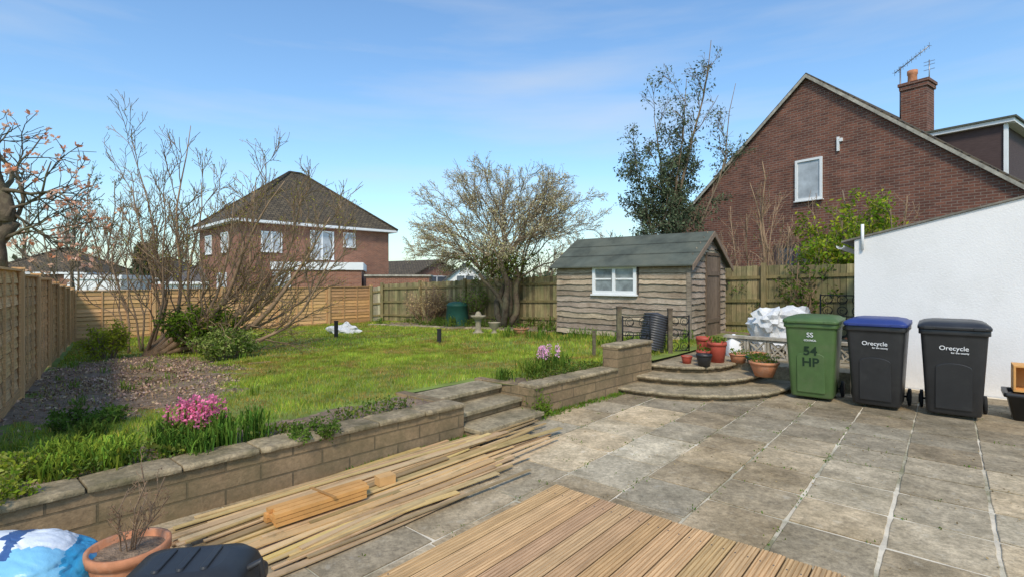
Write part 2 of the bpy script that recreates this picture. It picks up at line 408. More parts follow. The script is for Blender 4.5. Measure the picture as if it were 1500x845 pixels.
for bb in (-2.0,-1.0,0,1.,2.): d.box(L(-1.1,bb,.002),D1*3.98,E*.05,Z*.027,0,(.4,.4,.4))
for aa in (0.3,1.5,2.80):
    for k in range(nb_):
        for o in (.027,.089):
            d.lathe(L(aa,-2.10+k*pitch+o,.0595),[(.0001,.002),(.0045,.002),(.005,0)],6,1,(.4,.4,.4))
d.obj('decking',[M['deck'],M['steel']])

# ------------------------------------------------------------ retaining walls
def wall_run(mb,a0,a1,h,thick=.2,joint=.46,bf=bw):
    p0=L(a0,bf(a0),0);p1=L(a1,bf(a1),0);dd=p1-p0;side=-E
    mb.box(p0+side*thick,dd,-side*thick,Z*h,0)
    n=max(1,round(dd.length/joint))
    for k in range(n):
        q0=p0+dd*(k/n)+dd.normalized()*.005;q1=p0+dd*((k+1)/n)-dd.normalized()*.005
        kk=R.uniform(.75,1.15);N_=8;rings=[];sd=R.uniform(0,50)
        for i in range(N_+1):
            q=q0.lerp(q1,i/N_);e=.006 if i in(0,N_) else 0
            f=.030+.016*noise.noise(V(i*.6,sd,0))-e;tz=.044+.006*noise.noise(V(i*.5,sd,5))-e;bk=thick+.03
            rings.append([q-side*f+Z*(h+.002),q-side*(f+.004)+Z*(h+tz*.6),q-side*(f-.012)+Z*(h+tz),q+side*(bk-.01)+Z*(h+tz),q+side*bk+Z*(h+tz*.7),q+side*bk+Z*(h+.002)])
        mb.loft(rings,1,(kk,kk,kk*.97),False)
rw=MB();wall_run(rw,-3.5,3.38,.30);wall_run(rw,4.36,6.0,.315);wall_run(rw,6.0,6.9,.60,.22,.45)
rw.box(L(3.38,bw(3.38)-.9,0),D1*-.12,E*.7,Z*.33,0);rw.box(L(4.36,bw(4.36)-.9,0),D1*.12,E*.7,Z*.33,0)
rw.obj('retaining_wall',[M['retain'],M['coping']],bevel=.006)
st=MB()
for k in range(3):
    z=.105*(k+1);bf=bw(3.9)+.16-.30*k
    st.box(L(3.40,bf-1.2+.3*k,z-.105+.003),D1*.94,E*(1.2-.3*k),Z*.062,0,(.8,.8,.8))
    st.box(L(3.385,bf-.36,z-.04),D1*.96,E*.39,Z*.042,1,(1,1,.97))
st.obj('garden_steps',[M['retain'],M['step']],bevel=.008)
cs=MB()
def qring(ca,cb,sa,sb,z,n=44,jit=0,sd=0):
    pts=[L(ca,cb,z)]
    for k in range(n+1):
        t=math.pi/2*k/n;e=2/2.5;jj=jit*noise.noise(V(k*.7,sd,0))
        if jit and k%6==0 and 0<k<n: jj-=.022
        pts.append(L(ca-(sa+jj)*math.cos(t)**e,cb+(sb+jj)*math.sin(t)**e,z))
    return pts
for k,(sa,sb) in enumerate(((1.92,1.80),(1.45,1.38),(1.0,.98))):
    z0=.095*k;z1=z0+.095
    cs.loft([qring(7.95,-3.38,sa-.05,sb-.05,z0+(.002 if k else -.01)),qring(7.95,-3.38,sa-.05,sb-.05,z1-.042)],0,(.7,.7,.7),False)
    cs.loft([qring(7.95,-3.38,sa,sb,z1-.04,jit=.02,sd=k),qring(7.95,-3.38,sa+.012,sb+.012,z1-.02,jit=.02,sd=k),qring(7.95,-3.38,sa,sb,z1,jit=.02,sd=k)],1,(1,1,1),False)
cs.obj('curved_steps',[M['retain'],M['step']])
te=MB();te.box(L(7.95,-3.40,0),D1*4.6,E*2.42,Z*.285,0);te.box(L(6.9,-3.62,0.0),D1*1.06,E*.235,Z*.27,0)
te.obj('terrace',[M['step']])
sb=MB()
for k in range(6):
    b=-2.72+k*.30;z=.287;S_=.29;a=8.5
    for (o,wv,hv) in (((0,0),S_,.03),((0,S_-.03),S_,.03)):
        sb.box(L(a,b+o[0],z+o[1]),D1*.09,E*wv,Z*hv)
    for o in (0,S_-.03): sb.box(L(a,b+o,z+.0305),D1*.09,E*.03,Z*(S_-.061))
    c=L(a+.045,b+S_/2,z+S_/2)
    for t in (45,135):
        v=E*math.cos(math.radians(t))+Z*math.sin(math.radians(t));sb.plank(c-v*.17+D1*.002*t/45,c+v*.17+D1*.002*t/45,.07,.022,up=D1.cross(v))
    pr=[c+(E*math.cos(t)+Z*math.sin(t))*.075 for t in np.linspace(0,2*math.pi,17)];sb.tube(pr,.014,6)
sb.box(L(8.47,-2.76,.285+.30),D1*.15,E*1.85,Z*.04)
sb.obj('screen_block_wall',[M['conc']])

# ------------------------------------------------------------ fences
def lap_fence(name,p0,p1,h0,h1,zf,npan):
    m=MB();p0=Vector(p0);p1=Vector(p1);dd=(p1-p0);u=dd.normalized();nrm=V(u.y,-u.x,0)
    if nrm.dot(-p0)<0: nrm=-nrm
    for k in range(npan+1):
        q=p0+dd*k/npan;h=h0+(h1-h0)*k/npan;z=zf(q.x,q.y);kk=R.uniform(.85,1.1)
        m.box(q-u*.045-nrm*.045+Z*(z-.1),u*.09,nrm*.09,Z*(h+.15),1,(kk,kk,kk))
        m.box(q-u*.055-nrm*.055+Z*(z+h+.052),u*.11,nrm*.11,Z*.02,1,(kk*.9,kk*.9,kk*.9))
    for k in range(npan):
        q0=p0+dd*k/npan+u*.047;q1=p0+dd*(k+1)/npan-u*.047;h=h0+(h1-h0)*(k+.5)/npan
        z=(zf(q0.x,q0.y)+zf(q1.x,q1.y))/2+R.uniform(-.015,.02);w=q1-q0;pk=R.uniform(.82,1.12);pr=R.uniform(.93,1.05)
        m.box(q0+Z*(z-.02)-nrm*.015,w,nrm*.03,Z*.10,0,(.75*pk,.73*pk,.68*pk))
        ns=11;sh=(h-.1)/ns
        for s_ in range(ns):
            zz=z+.08+s_*sh;kk=R.uniform(.72,1.15)*pk;c=(kk*pr,kk,kk*R.uniform(.85,1.05))
            m.box(q0+Z*(zz+R.uniform(-.006,.006))+nrm*.006,w,nrm*-.010,Z*(sh+.014)-nrm*.020,0,c)
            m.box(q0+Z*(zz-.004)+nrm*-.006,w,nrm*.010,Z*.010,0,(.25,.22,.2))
        for t in (0.02,.34,.66,.98):
            m.box(q0+w*t-u*.02+nrm*.009+Z*(z+.082),u*.035,nrm*.016,Z*(h-.10),0,(.9*pk,.9*pk,.9*pk))
        m.box(q0+Z*(z+h-.005)-nrm*.025,w,nrm*.055,Z*.022,0,(1.05*pk,1.05*pk,pk))
    return m.obj(name,[M['fence'],M['post']])
CORN=V(-11.95,13.9,0)
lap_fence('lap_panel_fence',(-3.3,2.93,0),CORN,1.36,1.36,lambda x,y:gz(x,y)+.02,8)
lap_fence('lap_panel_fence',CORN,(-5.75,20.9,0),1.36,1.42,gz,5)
def board_fence(name,p0,p1,h0,h1,zf,col=(1,1,1),m0='oldfence'):
    m=MB();p0=Vector(p0);p1=Vector(p1);dd=(p1-p0);Ln=dd.length;u=dd.normalized();nrm=V(u.y,-u.x,0)
    if nrm.dot(-p0)<0: nrm=-nrm
    n=int(Ln/.115)
    for k in range(n):
        t=k/n;q=p0+u*(k*.115);h=h0+(h1-h0)*t+R.uniform(-.015,.015);kk=R.uniform(.6,1.3);z=zf(q.x,q.y)
        m.box(q+Z*z,u*.107,nrm*.016,Z*h,0,(kk*col[0],kk*col[1]*R.uniform(.95,1.08),kk*col[2]))
        m.box(q+Z*z-nrm*.02,u*.115,nrm*.008,Z*(h-.01),0,(.3,.3,.3))
    for k in range(int(Ln/2.4)+2):
        q=p0+u*min(Ln,k*2.4);t=min(1,k*2.4/Ln);z=zf(q.x,q.y);m.box(q+nrm*.02+Z*z-u*.05,u*.1,nrm*.09,Z*(h0+(h1-h0)*t+.06),0,(.8,.8,.75))
    for f in (.15,.5,.85):
        m.box(p0+nrm*.0175+Z*(zf(p0.x,p0.y)+h0*f),dd+Z*(zf(p1.x,p1.y)-zf(p0.x,p0.y)+(h1-h0)*f),nrm*.04,Z*.07,0,(.8,.8,.7))
    return m.obj(name,[M[m0]])
K0=L(12.5,-17.6)
board_fence('weathered_fence',K0,L(12.62,-.9),1.5,1.5,gz)
board_fence('grey_fence_panel',(-5.72,20.93,0),K0+V(-.02,-.02,0),1.35,1.4,gz,(1.5,1.6,2.2))

# ------------------------------------------------------------ shed
shed=empty('garden_shed');C=L(10.04,-3.94);DL=-E;zb=.28;ze=1.87;zr=2.52;SL=3.2;SW=2.12
def lap_wall(mb,o,u,nrm,length,z0,ztop,row=.125,holes=(),gable=None):
    n=int(math.ceil((ztop-z0)/row))
    for r in range(n):
        za=z0+r*row;zt=min(za+row+.015,ztop) if gable is None else za+row+.015
        kk=R.uniform(.68,1.22);segs=max(8,int(length/.07));sd=R.uniform(0,50)
        kc=(kk,kk*R.uniform(.95,1.01),kk*R.uniform(.88,1.0))
        s0,s1=0,length
        if gable:
            half=length/2;zz=za+row*.5
            if zz>gable[0]:
                f=(zz-gable[0])/(gable[1]-gable[0])
                if f>=.97: continue
                s0=half*f;s1=length-half*f
        for k in range(segs):
            sa=s0+(s1-s0)*k/segs;sb_=s0+(s1-s0)*(k+1)/segs;mid=(sa+sb_)/2
            if any(h[0]<mid<h[1] and za+row*.5>h[2] and za+row*.5<h[3] for h in holes): continue
            ja=.030*noise.noise(V(sa*2.5,sd,0))+.016*noise.noise(V(sa*9,sd,1));jb=.030*noise.noise(V(sb_*2.5,sd,0))+.016*noise.noise(V(sb_*9,sd,1))
            oa=.040+.012*noise.noise(V(sa*3,sd,9));ob_=.040+.012*noise.noise(V(sb_*3,sd,9))
            A=o+u*sa+nrm*oa+Z*(za+ja);B=o+u*sb_+nrm*ob_+Z*(za+jb);T1=o+u*sb_+nrm*.006+Z*zt;T0=o+u*sa+nrm*.006+Z*zt
            st_=1+.25*noise.noise(V(mid*1.5,sd,4))
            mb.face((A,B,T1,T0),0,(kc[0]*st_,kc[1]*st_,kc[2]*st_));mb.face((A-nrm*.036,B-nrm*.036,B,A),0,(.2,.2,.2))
def poly_prism(mb,pts,ext,mat=0,col=(1,1,1)):
    n=len(pts);i=len(mb.v);mb.v.extend(tuple(q) for q in pts);mb.v.extend(tuple(q+ext) for q in pts)
    mb.idx(range(i,i+n),mat,col);mb.idx([i+n+k for k in range(n)][::-1],mat,col)
    for k in range(n):
        b=(k+1)%n;mb.idx((i+k,i+k+n,i+b+n,i+b),mat,col)
s=MB()
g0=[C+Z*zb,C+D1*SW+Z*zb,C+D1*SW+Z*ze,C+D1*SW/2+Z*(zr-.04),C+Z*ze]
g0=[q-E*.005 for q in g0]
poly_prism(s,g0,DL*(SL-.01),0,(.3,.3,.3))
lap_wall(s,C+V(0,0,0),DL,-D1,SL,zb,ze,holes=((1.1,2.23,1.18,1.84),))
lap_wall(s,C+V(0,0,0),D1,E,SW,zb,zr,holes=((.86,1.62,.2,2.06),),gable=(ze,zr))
s.box(C-D1*.05-E*.03+Z*zb,D1*.05,E*.085,Z*(ze-zb),0,(.7,.7,.7))
s.obj('walls',[M['shed']],shed)
s=MB()
ov=.13
for sgn in (0,1):
    e0=C-D1*.16 if sgn==0 else C+D1*(SW+.16)
    rid=C+D1*SW/2;dz=(zr-ze)*(.16/(SW/2))
    A=e0+E*ov+Z*(ze-dz+.01);B=rid+E*ov+Z*(zr+.0)
    up=Z*.028
    ext=DL*(SL+2*ov)
    poly_prism(s,[A,B,B+up,A+up],ext,0)
    for f in (.33,.66):
        dd=(B-A);poly_prism(s,[A+dd*f+up,A+dd*(f+.02)+up,A+dd*(f+.02)+up*1.3,A+dd*f+up*1.3],ext,0,(.6,.6,.6))
    for oo in (E*(ov+.002),-E*(SL+ov+.02)):
        a_=(A-E*ov)+oo;b_=(B-E*ov)+oo
        poly_prism(s,[a_-Z*.09,b_-Z*.09,b_+Z*.02,a_+Z*.02],E*.02,1,(1.1,1.1,1.1))
s.obj('roof',[M['felt'],M['shed_door']],shed)
def window(mb,o,u,nrm,w,h,z,npan=2,fr=.05,hbar=None,gm=1):
    o=Vector(o)
    mb.box(o+Z*z+nrm*.002,u*w,nrm*.05,Z*fr,0);mb.box(o+Z*(z+h-fr)+nrm*.002,u*w,nrm*.05,Z*fr,0)
    mb.box(o+Z*(z+fr)+nrm*.002,u*fr,nrm*.05,Z*(h-2*fr),0);mb.box(o+u*(w-fr)+Z*(z+fr)+nrm*.002,u*fr,nrm*.05,Z*(h-2*fr),0)
    for k in range(1,npan): mb.box(o+u*(w*k/npan-fr/2)+Z*(z+fr)+nrm*.004,u*fr,nrm*.045,Z*(h-2*fr),0)
    if hbar:
        for k in range(npan): mb.box(o+u*(w*k/npan+fr)+Z*(z+h*hbar)+nrm*.004,u*(w/npan-fr*1.6),nrm*.03,Z*fr*.5,0)
    mb.box(o+Z*(z+.01)+u*.01-nrm*.02,u*(w-.02),nrm*.035,Z*(h-.02),gm)
    mb.box(o-u*.03+Z*(z-.035),u*(w+.06),nrm*.08,Z*.033,0)
s=MB();window(s,C+DL*1.12+D1*-.012,DL,-D1,1.08,.62,1.2,2,.07,.5,1)
s.obj('window',[M['white'],M['glassm']],shed,bevel=.004)
s=MB()
for k in range(6):
    kk=R.uniform(.75,1.15);s.box(C+D1*(.88+k*.121)+E*.006+Z*.32,D1*.118,E*.04,Z*1.70,0,(kk,kk,kk))
for z in (.6,1.6): s.box(C+D1*.9+E*.0465+Z*z,D1*.69,E*.02,Z*.09,0,(.8,.8,.8))
for o in (.82,1.61): s.box(C+D1*o+E*.004+Z*.29,D1*.055,E*.055,Z*1.77,0,(.7,.7,.7))
s.box(C+D1*.82+E*.004+Z*2.03,D1*.85,E*.06,Z*.06,0,(.7,.7,.7))
s.obj('door',[M['shed_door']],shed)

# ------------------------------------------------------------ white outbuilding
ob=empty('white_outbuilding');s=MB()
def wtop(b): return 2.08+(b+1.054)*.2445
A=L(8.95,-1.054,0);B=L(8.95,3.2,0)
poly_prism(s,[A,B,B+Z*wtop(3.2),A+Z*wtop(-1.054)],D1*3.2,0)
s.obj('walls',[M['render']],ob)
s=MB()
poly_prism(s,[A-E*.16+Z*(wtop(-1.21)+.004),B+Z*(wtop(3.2)+.004),B+Z*(wtop(3.2)+.03),A-E*.16+Z*(wtop(-1.21)+.03)],D1*3.26,0,(.5,.5,.5))
s.v=[tuple(Vector(v)-D1*.03) for v in s.v]
s.obj('roof',[M['trim']],ob)
s=MB()
prof=[(math.cos(t)*.05,math.sin(t)*.05) for t in np.linspace(math.pi,2*math.pi,9)]+[(math.cos(t)*.043,math.sin(t)*.043) for t in np.linspace(2*math.pi,math.pi,9)]
q=A-E*.17-D1*.08+Z*2.0
s.loft([[q+E*x+Z*z for x,z in prof],[q+D1*3.2-Z*.03+E*x+Z*z for x,z in prof]],0,(.85,.85,.85),False)
s.tube([A+E*.10-D1*.030+Z*1.93,A+E*.10-D1*.030+Z*2.30],.020,8)
s.obj('gutter',[M['white']],ob)

# ------------------------------------------------------------ gable house (right)
gh=empty('brick_gable_house');GE=V(.574,-.819,0).normalized();GN=V(.819,.574,0).normalized();GA=V(9.23,16,0);za=7.85;ms=.86
def GP(t,n,z): q=GA+GE*t+GN*n;return V(q.x,q.y,z)
tl,tr=-4.75,6.6
s=MB()
poly_prism(s,[GP(tl,0,-.5),GP(tr,0,-.5),GP(tr,0,za+ -ms*tr),GP(0,0,za),GP(tl,0,za+ms*tl)],GN*8,0)
s.obj('walls',[M['brickR']],gh)
s=MB()
for t1 in (tl-.35,tr+.35):
    zt=za-ms*abs(t1)
    poly_prism(s,[GP(t1,-.10,zt+.01),GP(0,-.10,za+.01),GP(0,-.10,za+.12),GP(t1,-.10,zt+.12)],GN*8.3,0)
    poly_prism(s,[GP(t1,-.13,zt-.04),GP(0,-.13,za-.04),GP(0,-.13,za+.07),GP(t1,-.13,zt+.07)],GN*.028,1)
s.obj('roof',[M['tileL'],M['trim']],gh)
s=MB();window(s,GP(-.34,-.03,0),GE,-GN,.80,1.28,4.0,1,.07,None,1);s.obj('window',[M['white'],M['glassl']],gh)
s=MB();window(s,GP(-1.0,-.03,0),GE,-GN,1.3,.9,1.75,2,.07,None,1);s.obj('window_lower',[M['clad'],M['glass']],gh)
s=MB();s.box(GP(.86,-.06,5.35),GE*.06,GN*.06,Z*.42,0);s.box(GP(.93,-.06,5.62),GE*.08,GN*.06,Z*.1,0);s.obj('vent',[M['white']],gh)
s=MB();cc=GP(1.92,3.,0)
s.cbox(cc+Z*6.7,GE*.66,GN*.66,Z*1.9,0);s.cbox(cc+Z*7.55,GE*.74,GN*.74,Z*.12,0);s.cbox(cc+Z*7.66,GE*.8,GN*.8,Z*.09,0)
s.lathe(cc-GE*.13+Z*7.70,[(.13,0),(.12,.3),(.14,.33),(.14,.45),(.10,.46),(.10,.3)],14,1)
s.obj('chimney',[M['brickR'],M['terra']],gh)
s=MB()
poly_prism(s,[GP(2.3,2,5.3),GP(4.12,2,4.0),GP(4.12,2,5.70),GP(2.3,2,5.70)],GN*3,0);s.obj('dormer',[M['clad']],gh)
s=MB();s.box(GP(2.35,1.85,5.705),GE*2.0,GN*3.3,Z*.10,0);s.box(GP(2.3,1.8,5.807),GE*2.1,GN*3.4,Z*.05,1);s.box(GP(4.125,1.95,4.2),GE*.08,GN*.1,Z*1.5,0)
s.obj('dormer_roof',[M['white'],M['felt']],gh)
s=MB();m0=cc-GE*.42+GN*-.1
s.tube([m0+Z*6.2,m0+Z*8.35],.022,6)
b0_=m0+Z*8.2-GE*.15;b1_=m0+Z*8.75+GE*.75
s.tube([b0_,b1_],.015,5)
for k in range(9):
    q=b0_+(b1_-b0_)*(k/8.);s.tube([q-GN*.2-Z*.05,q+GN*.2+Z*.05],.007,4);s.tube([q-Z*.1,q+Z*.1],.007,4)
m1=cc+GE*.3
s.tube([m1+Z*7.6,m1+Z*8.35],.016,5)
for z in (8.05,8.2,8.3): s.tube([m1+Z*z-GE*.14,m1+Z*z+GE*.14],.009,4)
s.obj('tv_aerial',[M['steel']],gh)

# ------------------------------------------------------------ houses on left / distance
def hip_house(name,c,ux,w,d,z0,ze_,zr_,wm,rm,over=.4,wins=(),ridge=None):
    h=empty(name);ux=Vector(ux).normalized();uy=V(-ux.y,ux.x,0);c=Vector(c)
    s=MB();s.box(c+Z*z0,ux*w,uy*d,Z*(ze_-z0),0);s.obj('walls',[wm],h)
    s=MB();A=c-ux*over-uy*over+Z*ze_;W=w+2*over;Dp=d+2*over
    q=[A,A+ux*W,A+ux*W+uy*Dp,A+uy*Dp];rl=ridge if ridge is not None else abs(W-Dp)*.95
    if W>=Dp:
        r0=A+ux*(W-rl)/2+uy*Dp/2;r1=r0+ux*rl
    else:
        r0=A+ux*W/2+uy*(Dp-rl)/2;r1=r0+uy*rl
    r0=r0+Z*(zr_-ze_);r1=r1+Z*(zr_-ze_)
    if W>=Dp: F=[(q[0],q[1],r1,r0),(q[1],q[2],r1),(q[2],q[3],r0,r1),(q[3],q[0],r0)]
    else: F=[(q[0],q[1],r0),(q[1],q[2],r1,r0),(q[2],q[3],r1),(q[3],q[0],r0,r1)]
    up=Z*.16
    for f in F: s.face([v+up for v in f],0)
    edges=[(q[0],r0),(q[3],r0 if W>=Dp else r1),(q[1],r1 if W>=Dp else r0),(q[2],r1),(r0,r1)]
    for (x,y) in edges: s.tube([x+up,y+up],.10,6,0,(.7,.7,.7))
    s.obj('roof',[rm],h)
    s=MB();s.box(A+Z*.001,ux*W,uy*Dp,Z*.15,0);s.obj('fascia',[M['white']],h)
    for k,(o,u,nrm,ww,hh,z,np_,gm) in enumerate(wins):
        s=MB();window(s,c+ux*o[0]+uy*o[1],u,nrm,ww,hh,z,np_,.09);s.obj('window_%d'%k,[M['white'],M[gm]],h)
nc=V(-15.5,29,0);ux=V(1,1,0).normalized();uy=V(-ux.y,ux.x,0)
hip_house('brick_house',nc,ux,9.7,8.0,-.5,4.85,8.75,M['brickL'],M['tileL'],.45,
  wins=[((4.1,-.03),ux,-uy,1.55,1.8,2.85,2,'glassl'),((6.3,-.03),ux,-uy,.85,.95,3.7,1,'glassl'),((1.2,-.03),ux,-uy,1.2,1.2,3.2,2,'glassl'),
        ((-.03,1.6),uy,-ux,1.4,1.2,3.2,2,'glassl'),((-.03,5.0),uy,-ux,1.4,1.2,3.2,2,'glassl'),((-.03,2.0),uy,-ux,1.8,1.4,.6,2,'glassl')],ridge=.8)
def flatblock(name,c,u,w,d,z0,z1,fas,wm,wins=()):
    h=empty(name);u=Vector(u).normalized();v=V(-u.y,u.x,0);c=Vector(c);s=MB();s.box(c+Z*z0,u*w,v*d,Z*(z1-z0),0);s.obj('walls',[wm],h)
    s=MB();s.box(c-u*.1-v*.1+Z*(z1+.002),u*(w+.2),v*(d+.2),Z*fas,0);s.obj('roof',[M['white'] if fas>.2 else M['trim']],h)
    for k,(o,ww,hh,z,np_) in enumerate(wins):
        s=MB();window(s,c+u*o-v*.01,u,-v,ww,hh,z,np_,.07);s.obj('window_%d'%k,[M['white'],M['glassl']],h)
flatblock('house_extension',(-12.9,27.6,0),(1,.25,0),4.6,5.5,-.5,2.1,.42,M['brickL'],[(.0,.9,1.1,.9,2)])
flatblock('brick_garage',(-8.2,28.8,0),(1,.12,0),3.5,4,-.5,1.75,.1,M['brickL'])
def gable_house(name,c,u,w,d,z0,ze_,zr_,wm,rm,win=True):
    h=empty(name);u=Vector(u).normalized();v=V(-u.y,u.x,0);c=Vector(c);s=MB()
    poly_prism(s,[c+Z*z0,c+u*w+Z*z0,c+u*w+Z*ze_,c+u*w/2+Z*zr_,c+Z*ze_],v*d,0);s.obj('walls',[wm],h);s=MB()
    for sg in (0,1):
        e=c-u*.3 if sg==0 else c+u*(w+.3);e=e-v*.25;dz=(zr_-ze_)*.3/(w/2);r=c+u*w/2-v*.25
        poly_prism(s,[e+Z*(ze_-dz+.01),r+Z*(zr_+.01),r+Z*(zr_+.16),e+Z*(ze_-dz+.16)],v*(d+.5),0)
    s.obj('roof',[rm],h)
    if win: s=MB();window(s,c+u*(w*.3)-v*.01,u,-v,w*.35,1.1,.9,2,.08);s.obj('window',[M['white'],M['glass']],h)
gable_house('bungalow',(-5.9,42,0),(1,.1,0),4.3,9,-.5,1.2,2.9,M['white'],M['tileG'])
gable_house('bungalow',(-9.5,46,0),(.6,.8,0),8,8,-.5,1.6,3.4,M['brickL'],M['tileL'])
gable_house('bungalow',(2.,48,0),(1,0,0),7,8,-.5,1.0,1.9,M['white'],M['tileG'])
hip_house('bungalow',(-30.5,39,0),(1,.1,0),5.2,6,-.5,1.6,3.2,M['brickL'],M['tileL'],.3)
hip_house('bungalow',(-22.5,33,0),(1,.1,0),4.,6,-.5,1.3,2.7,M['white'],M['tileG'],.3)
hip_house('bungalow',(-38,37,0),(1,.2,0),6.2,7,-.5,2.,3.9,M['brickL'],M['tileL'],.3)
flatblock('outbuilding',(-26.5,30.5,0),(1,.1,0),3.,3,-.5,1.6,.25,M['white'])

# ------------------------------------------------------------ trees
def curve(p0,p1,n,wob,rng,sag=0,bow=None):
    p0=Vector(p0);p1=Vector(p1);Ln=(p1-p0).length;s=rng.uniform(0,99);pts=[]
    for k in range(n+1):
        t=k/n;q=p0.lerp(p1,t);e=math.sin(math.pi*t)
        off=V(noise.noise(V(t*2.3,s,0)),noise.noise(V(t*2.3,s,7)),noise.noise(V(t*2.3,s,13)))*wob*Ln*min(1,t*2.5)
        if bow is not None: off+=bow*e*Ln
        pts.append(q+off-Z*(sag*Ln*t*t))
    return pts
def grow(mb,rng,p0,p1,r0,lev,spec,tips,mat=0,bow=None,col=(1,1,1)):
    sp=spec[lev];Ln=(Vector(p1)-Vector(p0)).length
    n=max(3,min(10,int(Ln/.28)+2));pts=curve(p0,p1,n,sp.get('wob',.12),rng,sp.get('sag',0),bow)
    r1=max(sp.get('rmin',.004),r0*sp.get('taper',.35));rad=[r0+(r1-r0)*(k/n)**.75 for k in range(n+1)]
    sides=7 if r0>.05 else 5 if r0>.02 else 3
    mb.tube(pts,rad,sides,mat,col,cap=sides>4)
    tips.append((lev,pts))
    if lev+1<len(spec):
        ns=spec[lev+1]
        for k in range(rng.randint(*ns['n'])):
            t=ns.get('t0',.25)+(1-ns.get('t0',.25))*(k+rng.random())/ns['n'][1];t=min(t,.99)
            f=t*n;i=int(f);q=pts[i].lerp(pts[min(i+1,n)],f-i);dr=(pts[min(i+1,n)]-pts[i]).normalized()
            o=V(rng.gauss(0,1),rng.gauss(0,1),rng.gauss(0,1));o=(o-dr*o.dot(dr)).normalized()
            ang=math.radians(rng.uniform(*ns['ang']));dd=(dr*math.cos(ang)+o*math.sin(ang)+Z*ns.get('up',0)).normalized()
            ln=ns['len']*rng.uniform(.6,1.25)*(1.15-.5*t)
            rr=max(ns.get('rmin',.004),min((rad[i]*.7),ns.get('r',.02)))
            grow(mb,rng,q,q+dd*ln,rr,lev+1,spec,tips,mat,None,col)
def sprinkle(mb,tips,levs,rng,per,size,mat,cols,jit=.04,asp=.5,tmin=0.,up=0):
    for lev,pts in tips:
        if lev not in levs: continue
        for k in range(rng.randint(*per)):
            i=rng.randint(min(len(pts)-2,int(tmin*(len(pts)-1))),len(pts)-2);q=pts[i].lerp(pts[i+1],rng.random())
            c=rng.choice(cols);kk=rng.uniform(.75,1.2)
            mb.leaf(q+V(rng.gauss(0,jit),rng.gauss(0,jit),rng.gauss(0,jit)),size*rng.uniform(.6,1.3),mat,(c[0]*kk,c[1]*kk,c[2]*kk),rng,asp,up)
rg=random.Random(5);t=MB();tips=[];bs=V(-7.15,10.0,0);bs.z=gz(bs.x,bs.y)-.05
spec=[{'wob':.10,'taper':.08,'rmin':.007},{'n':(7,9),'ang':(15,42),'len':1.25,'r':.019,'wob':.14,'up':.2,'t0':.25,'rmin':.006,'taper':.25},{'n':(4,6),'ang':(18,45),'len':.65,'r':.009,'rmin':.0055,'wob':.15,'up':.25},{'n':(3,4),'ang':(20,50),'len':.28,'r':.006,'rmin':.0045,'up':.2,'wob':.1}]
targets=[(-3.5,9.9,3.05,.10),(-4.1,10.5,3.3,.09),(-3.0,9.6,2.5,.075),(-4.5,9.6,3.5,.09),(-5.1,10.4,3.5,.08),(-6.0,9.8,3.5,.06),(-6.8,10.6,4.7,.055),(-7.3,10.,4.1,.045),(-3.6,10.9,2.4,.06),(-4.9,9.0,2.9,.06),(-4.3,11.2,2.9,.06),(-5.5,11.1,3.3,.06),(-4.1,9.1,2.0,.05),(-6.4,9.3,3.0,.045),(-7.7,10.4,3.5,.04)]
for (x,y,z,r) in targets:
    b2=bs+V(rg.uniform(-.12,.22),rg.uniform(-.15,.15),0)
    grow(t,rg,b2,V(x,y,z),r,0,spec,tips,0,bow=V(.08,0,-.13))
sprinkle(t,tips,(2,3),rg,(1,3),.032,1,[(1,.85,.9),(1.3,1.0,1.2)],.02)
t.obj('multi_stem_tree',[M['barkw'],M['leafy']])
rg=random.Random(9);t=MB();tips=[]
sp2=[dict(q) for q in spec];sp2[1]['n']=(5,7);sp2[2]['n']=(4,5)
for k in range(4):
    b2=V(-7.8+rg.uniform(-.4,.4),10.6+rg.uniform(-.4,.4),0);b2.z=gz(b2.x,b2.y)-.05
    grow(t,rg,b2,b2+V(rg.uniform(-.8,.2),rg.uniform(-.3,.3),rg.uniform(2.2,3.3)),.025,0,sp2,tips)
sprinkle(t,tips,(2,3),rg,(1,2),.03,1,[(1,.85,1)],.02)
t.obj('bare_shrub',[M['barkw'],M['leafy']])
# magnolia at left edge
rg=random.Random(21);t=MB();tips=[]
t.tube(curve(V(-8.2,7.6,-.4),V(-7.7,7.6,1.5),8,.12,rg),[.17,.16,.15,.15,.14,.13,.13,.12,.12],10)
t.tube(curve(V(-7.7,7.6,1.5),V(-7.5,7.6,2.35),6,.25,rg),[.13,.12,.13,.11,.12,.10,.09],10)
t.tube(curve(V(-7.5,7.6,2.35),V(-7.75,7.6,3.5),6,.25,rg),[.10,.09,.08,.08,.07,.06,.05],8)
spec=[{'wob':.2,'taper':.15,'rmin':.008},{'n':(6,8),'ang':(25,60),'len':.85,'r':.016,'wob':.2,'up':.1,'t0':.25,'rmin':.006},{'n':(4,5),'ang':(25,60),'len':.35,'r':.008,'rmin':.005,'wob':.15,'up':.25}]
tips=[]
for (x,y,z,r) in [(-6.95,7.7,3.3,.045),(-6.75,7.9,2.9,.04),(-7.3,8.0,3.8,.045),(-6.9,7.6,2.4,.035),(-8.4,8.6,4.1,.05),(-8.8,7.,4.1,.06),(-7.1,8.1,2.0,.03)]:
    grow(t,rg,V(-7.55,7.6,rg.uniform(1.7,2.9)),V(x,y,z),r,0,spec,tips)
sel=[q for q in tips if q[0]>=1 and rg.random()<.42]
for lev,pts in sel:
    c=rg.choice([(1,1,1),(1.1,1.05,1.0),(.9,.65,.5)])
    for k in range(7):
        kk=rg.uniform(.8,1.15);t.leaf(pts[-1]+V(rg.gauss(0,.012),rg.gauss(0,.012),rg.gauss(0,.012)),.07,1,(c[0]*kk,c[1]*kk,c[2]*kk),rg,.55,1.2)
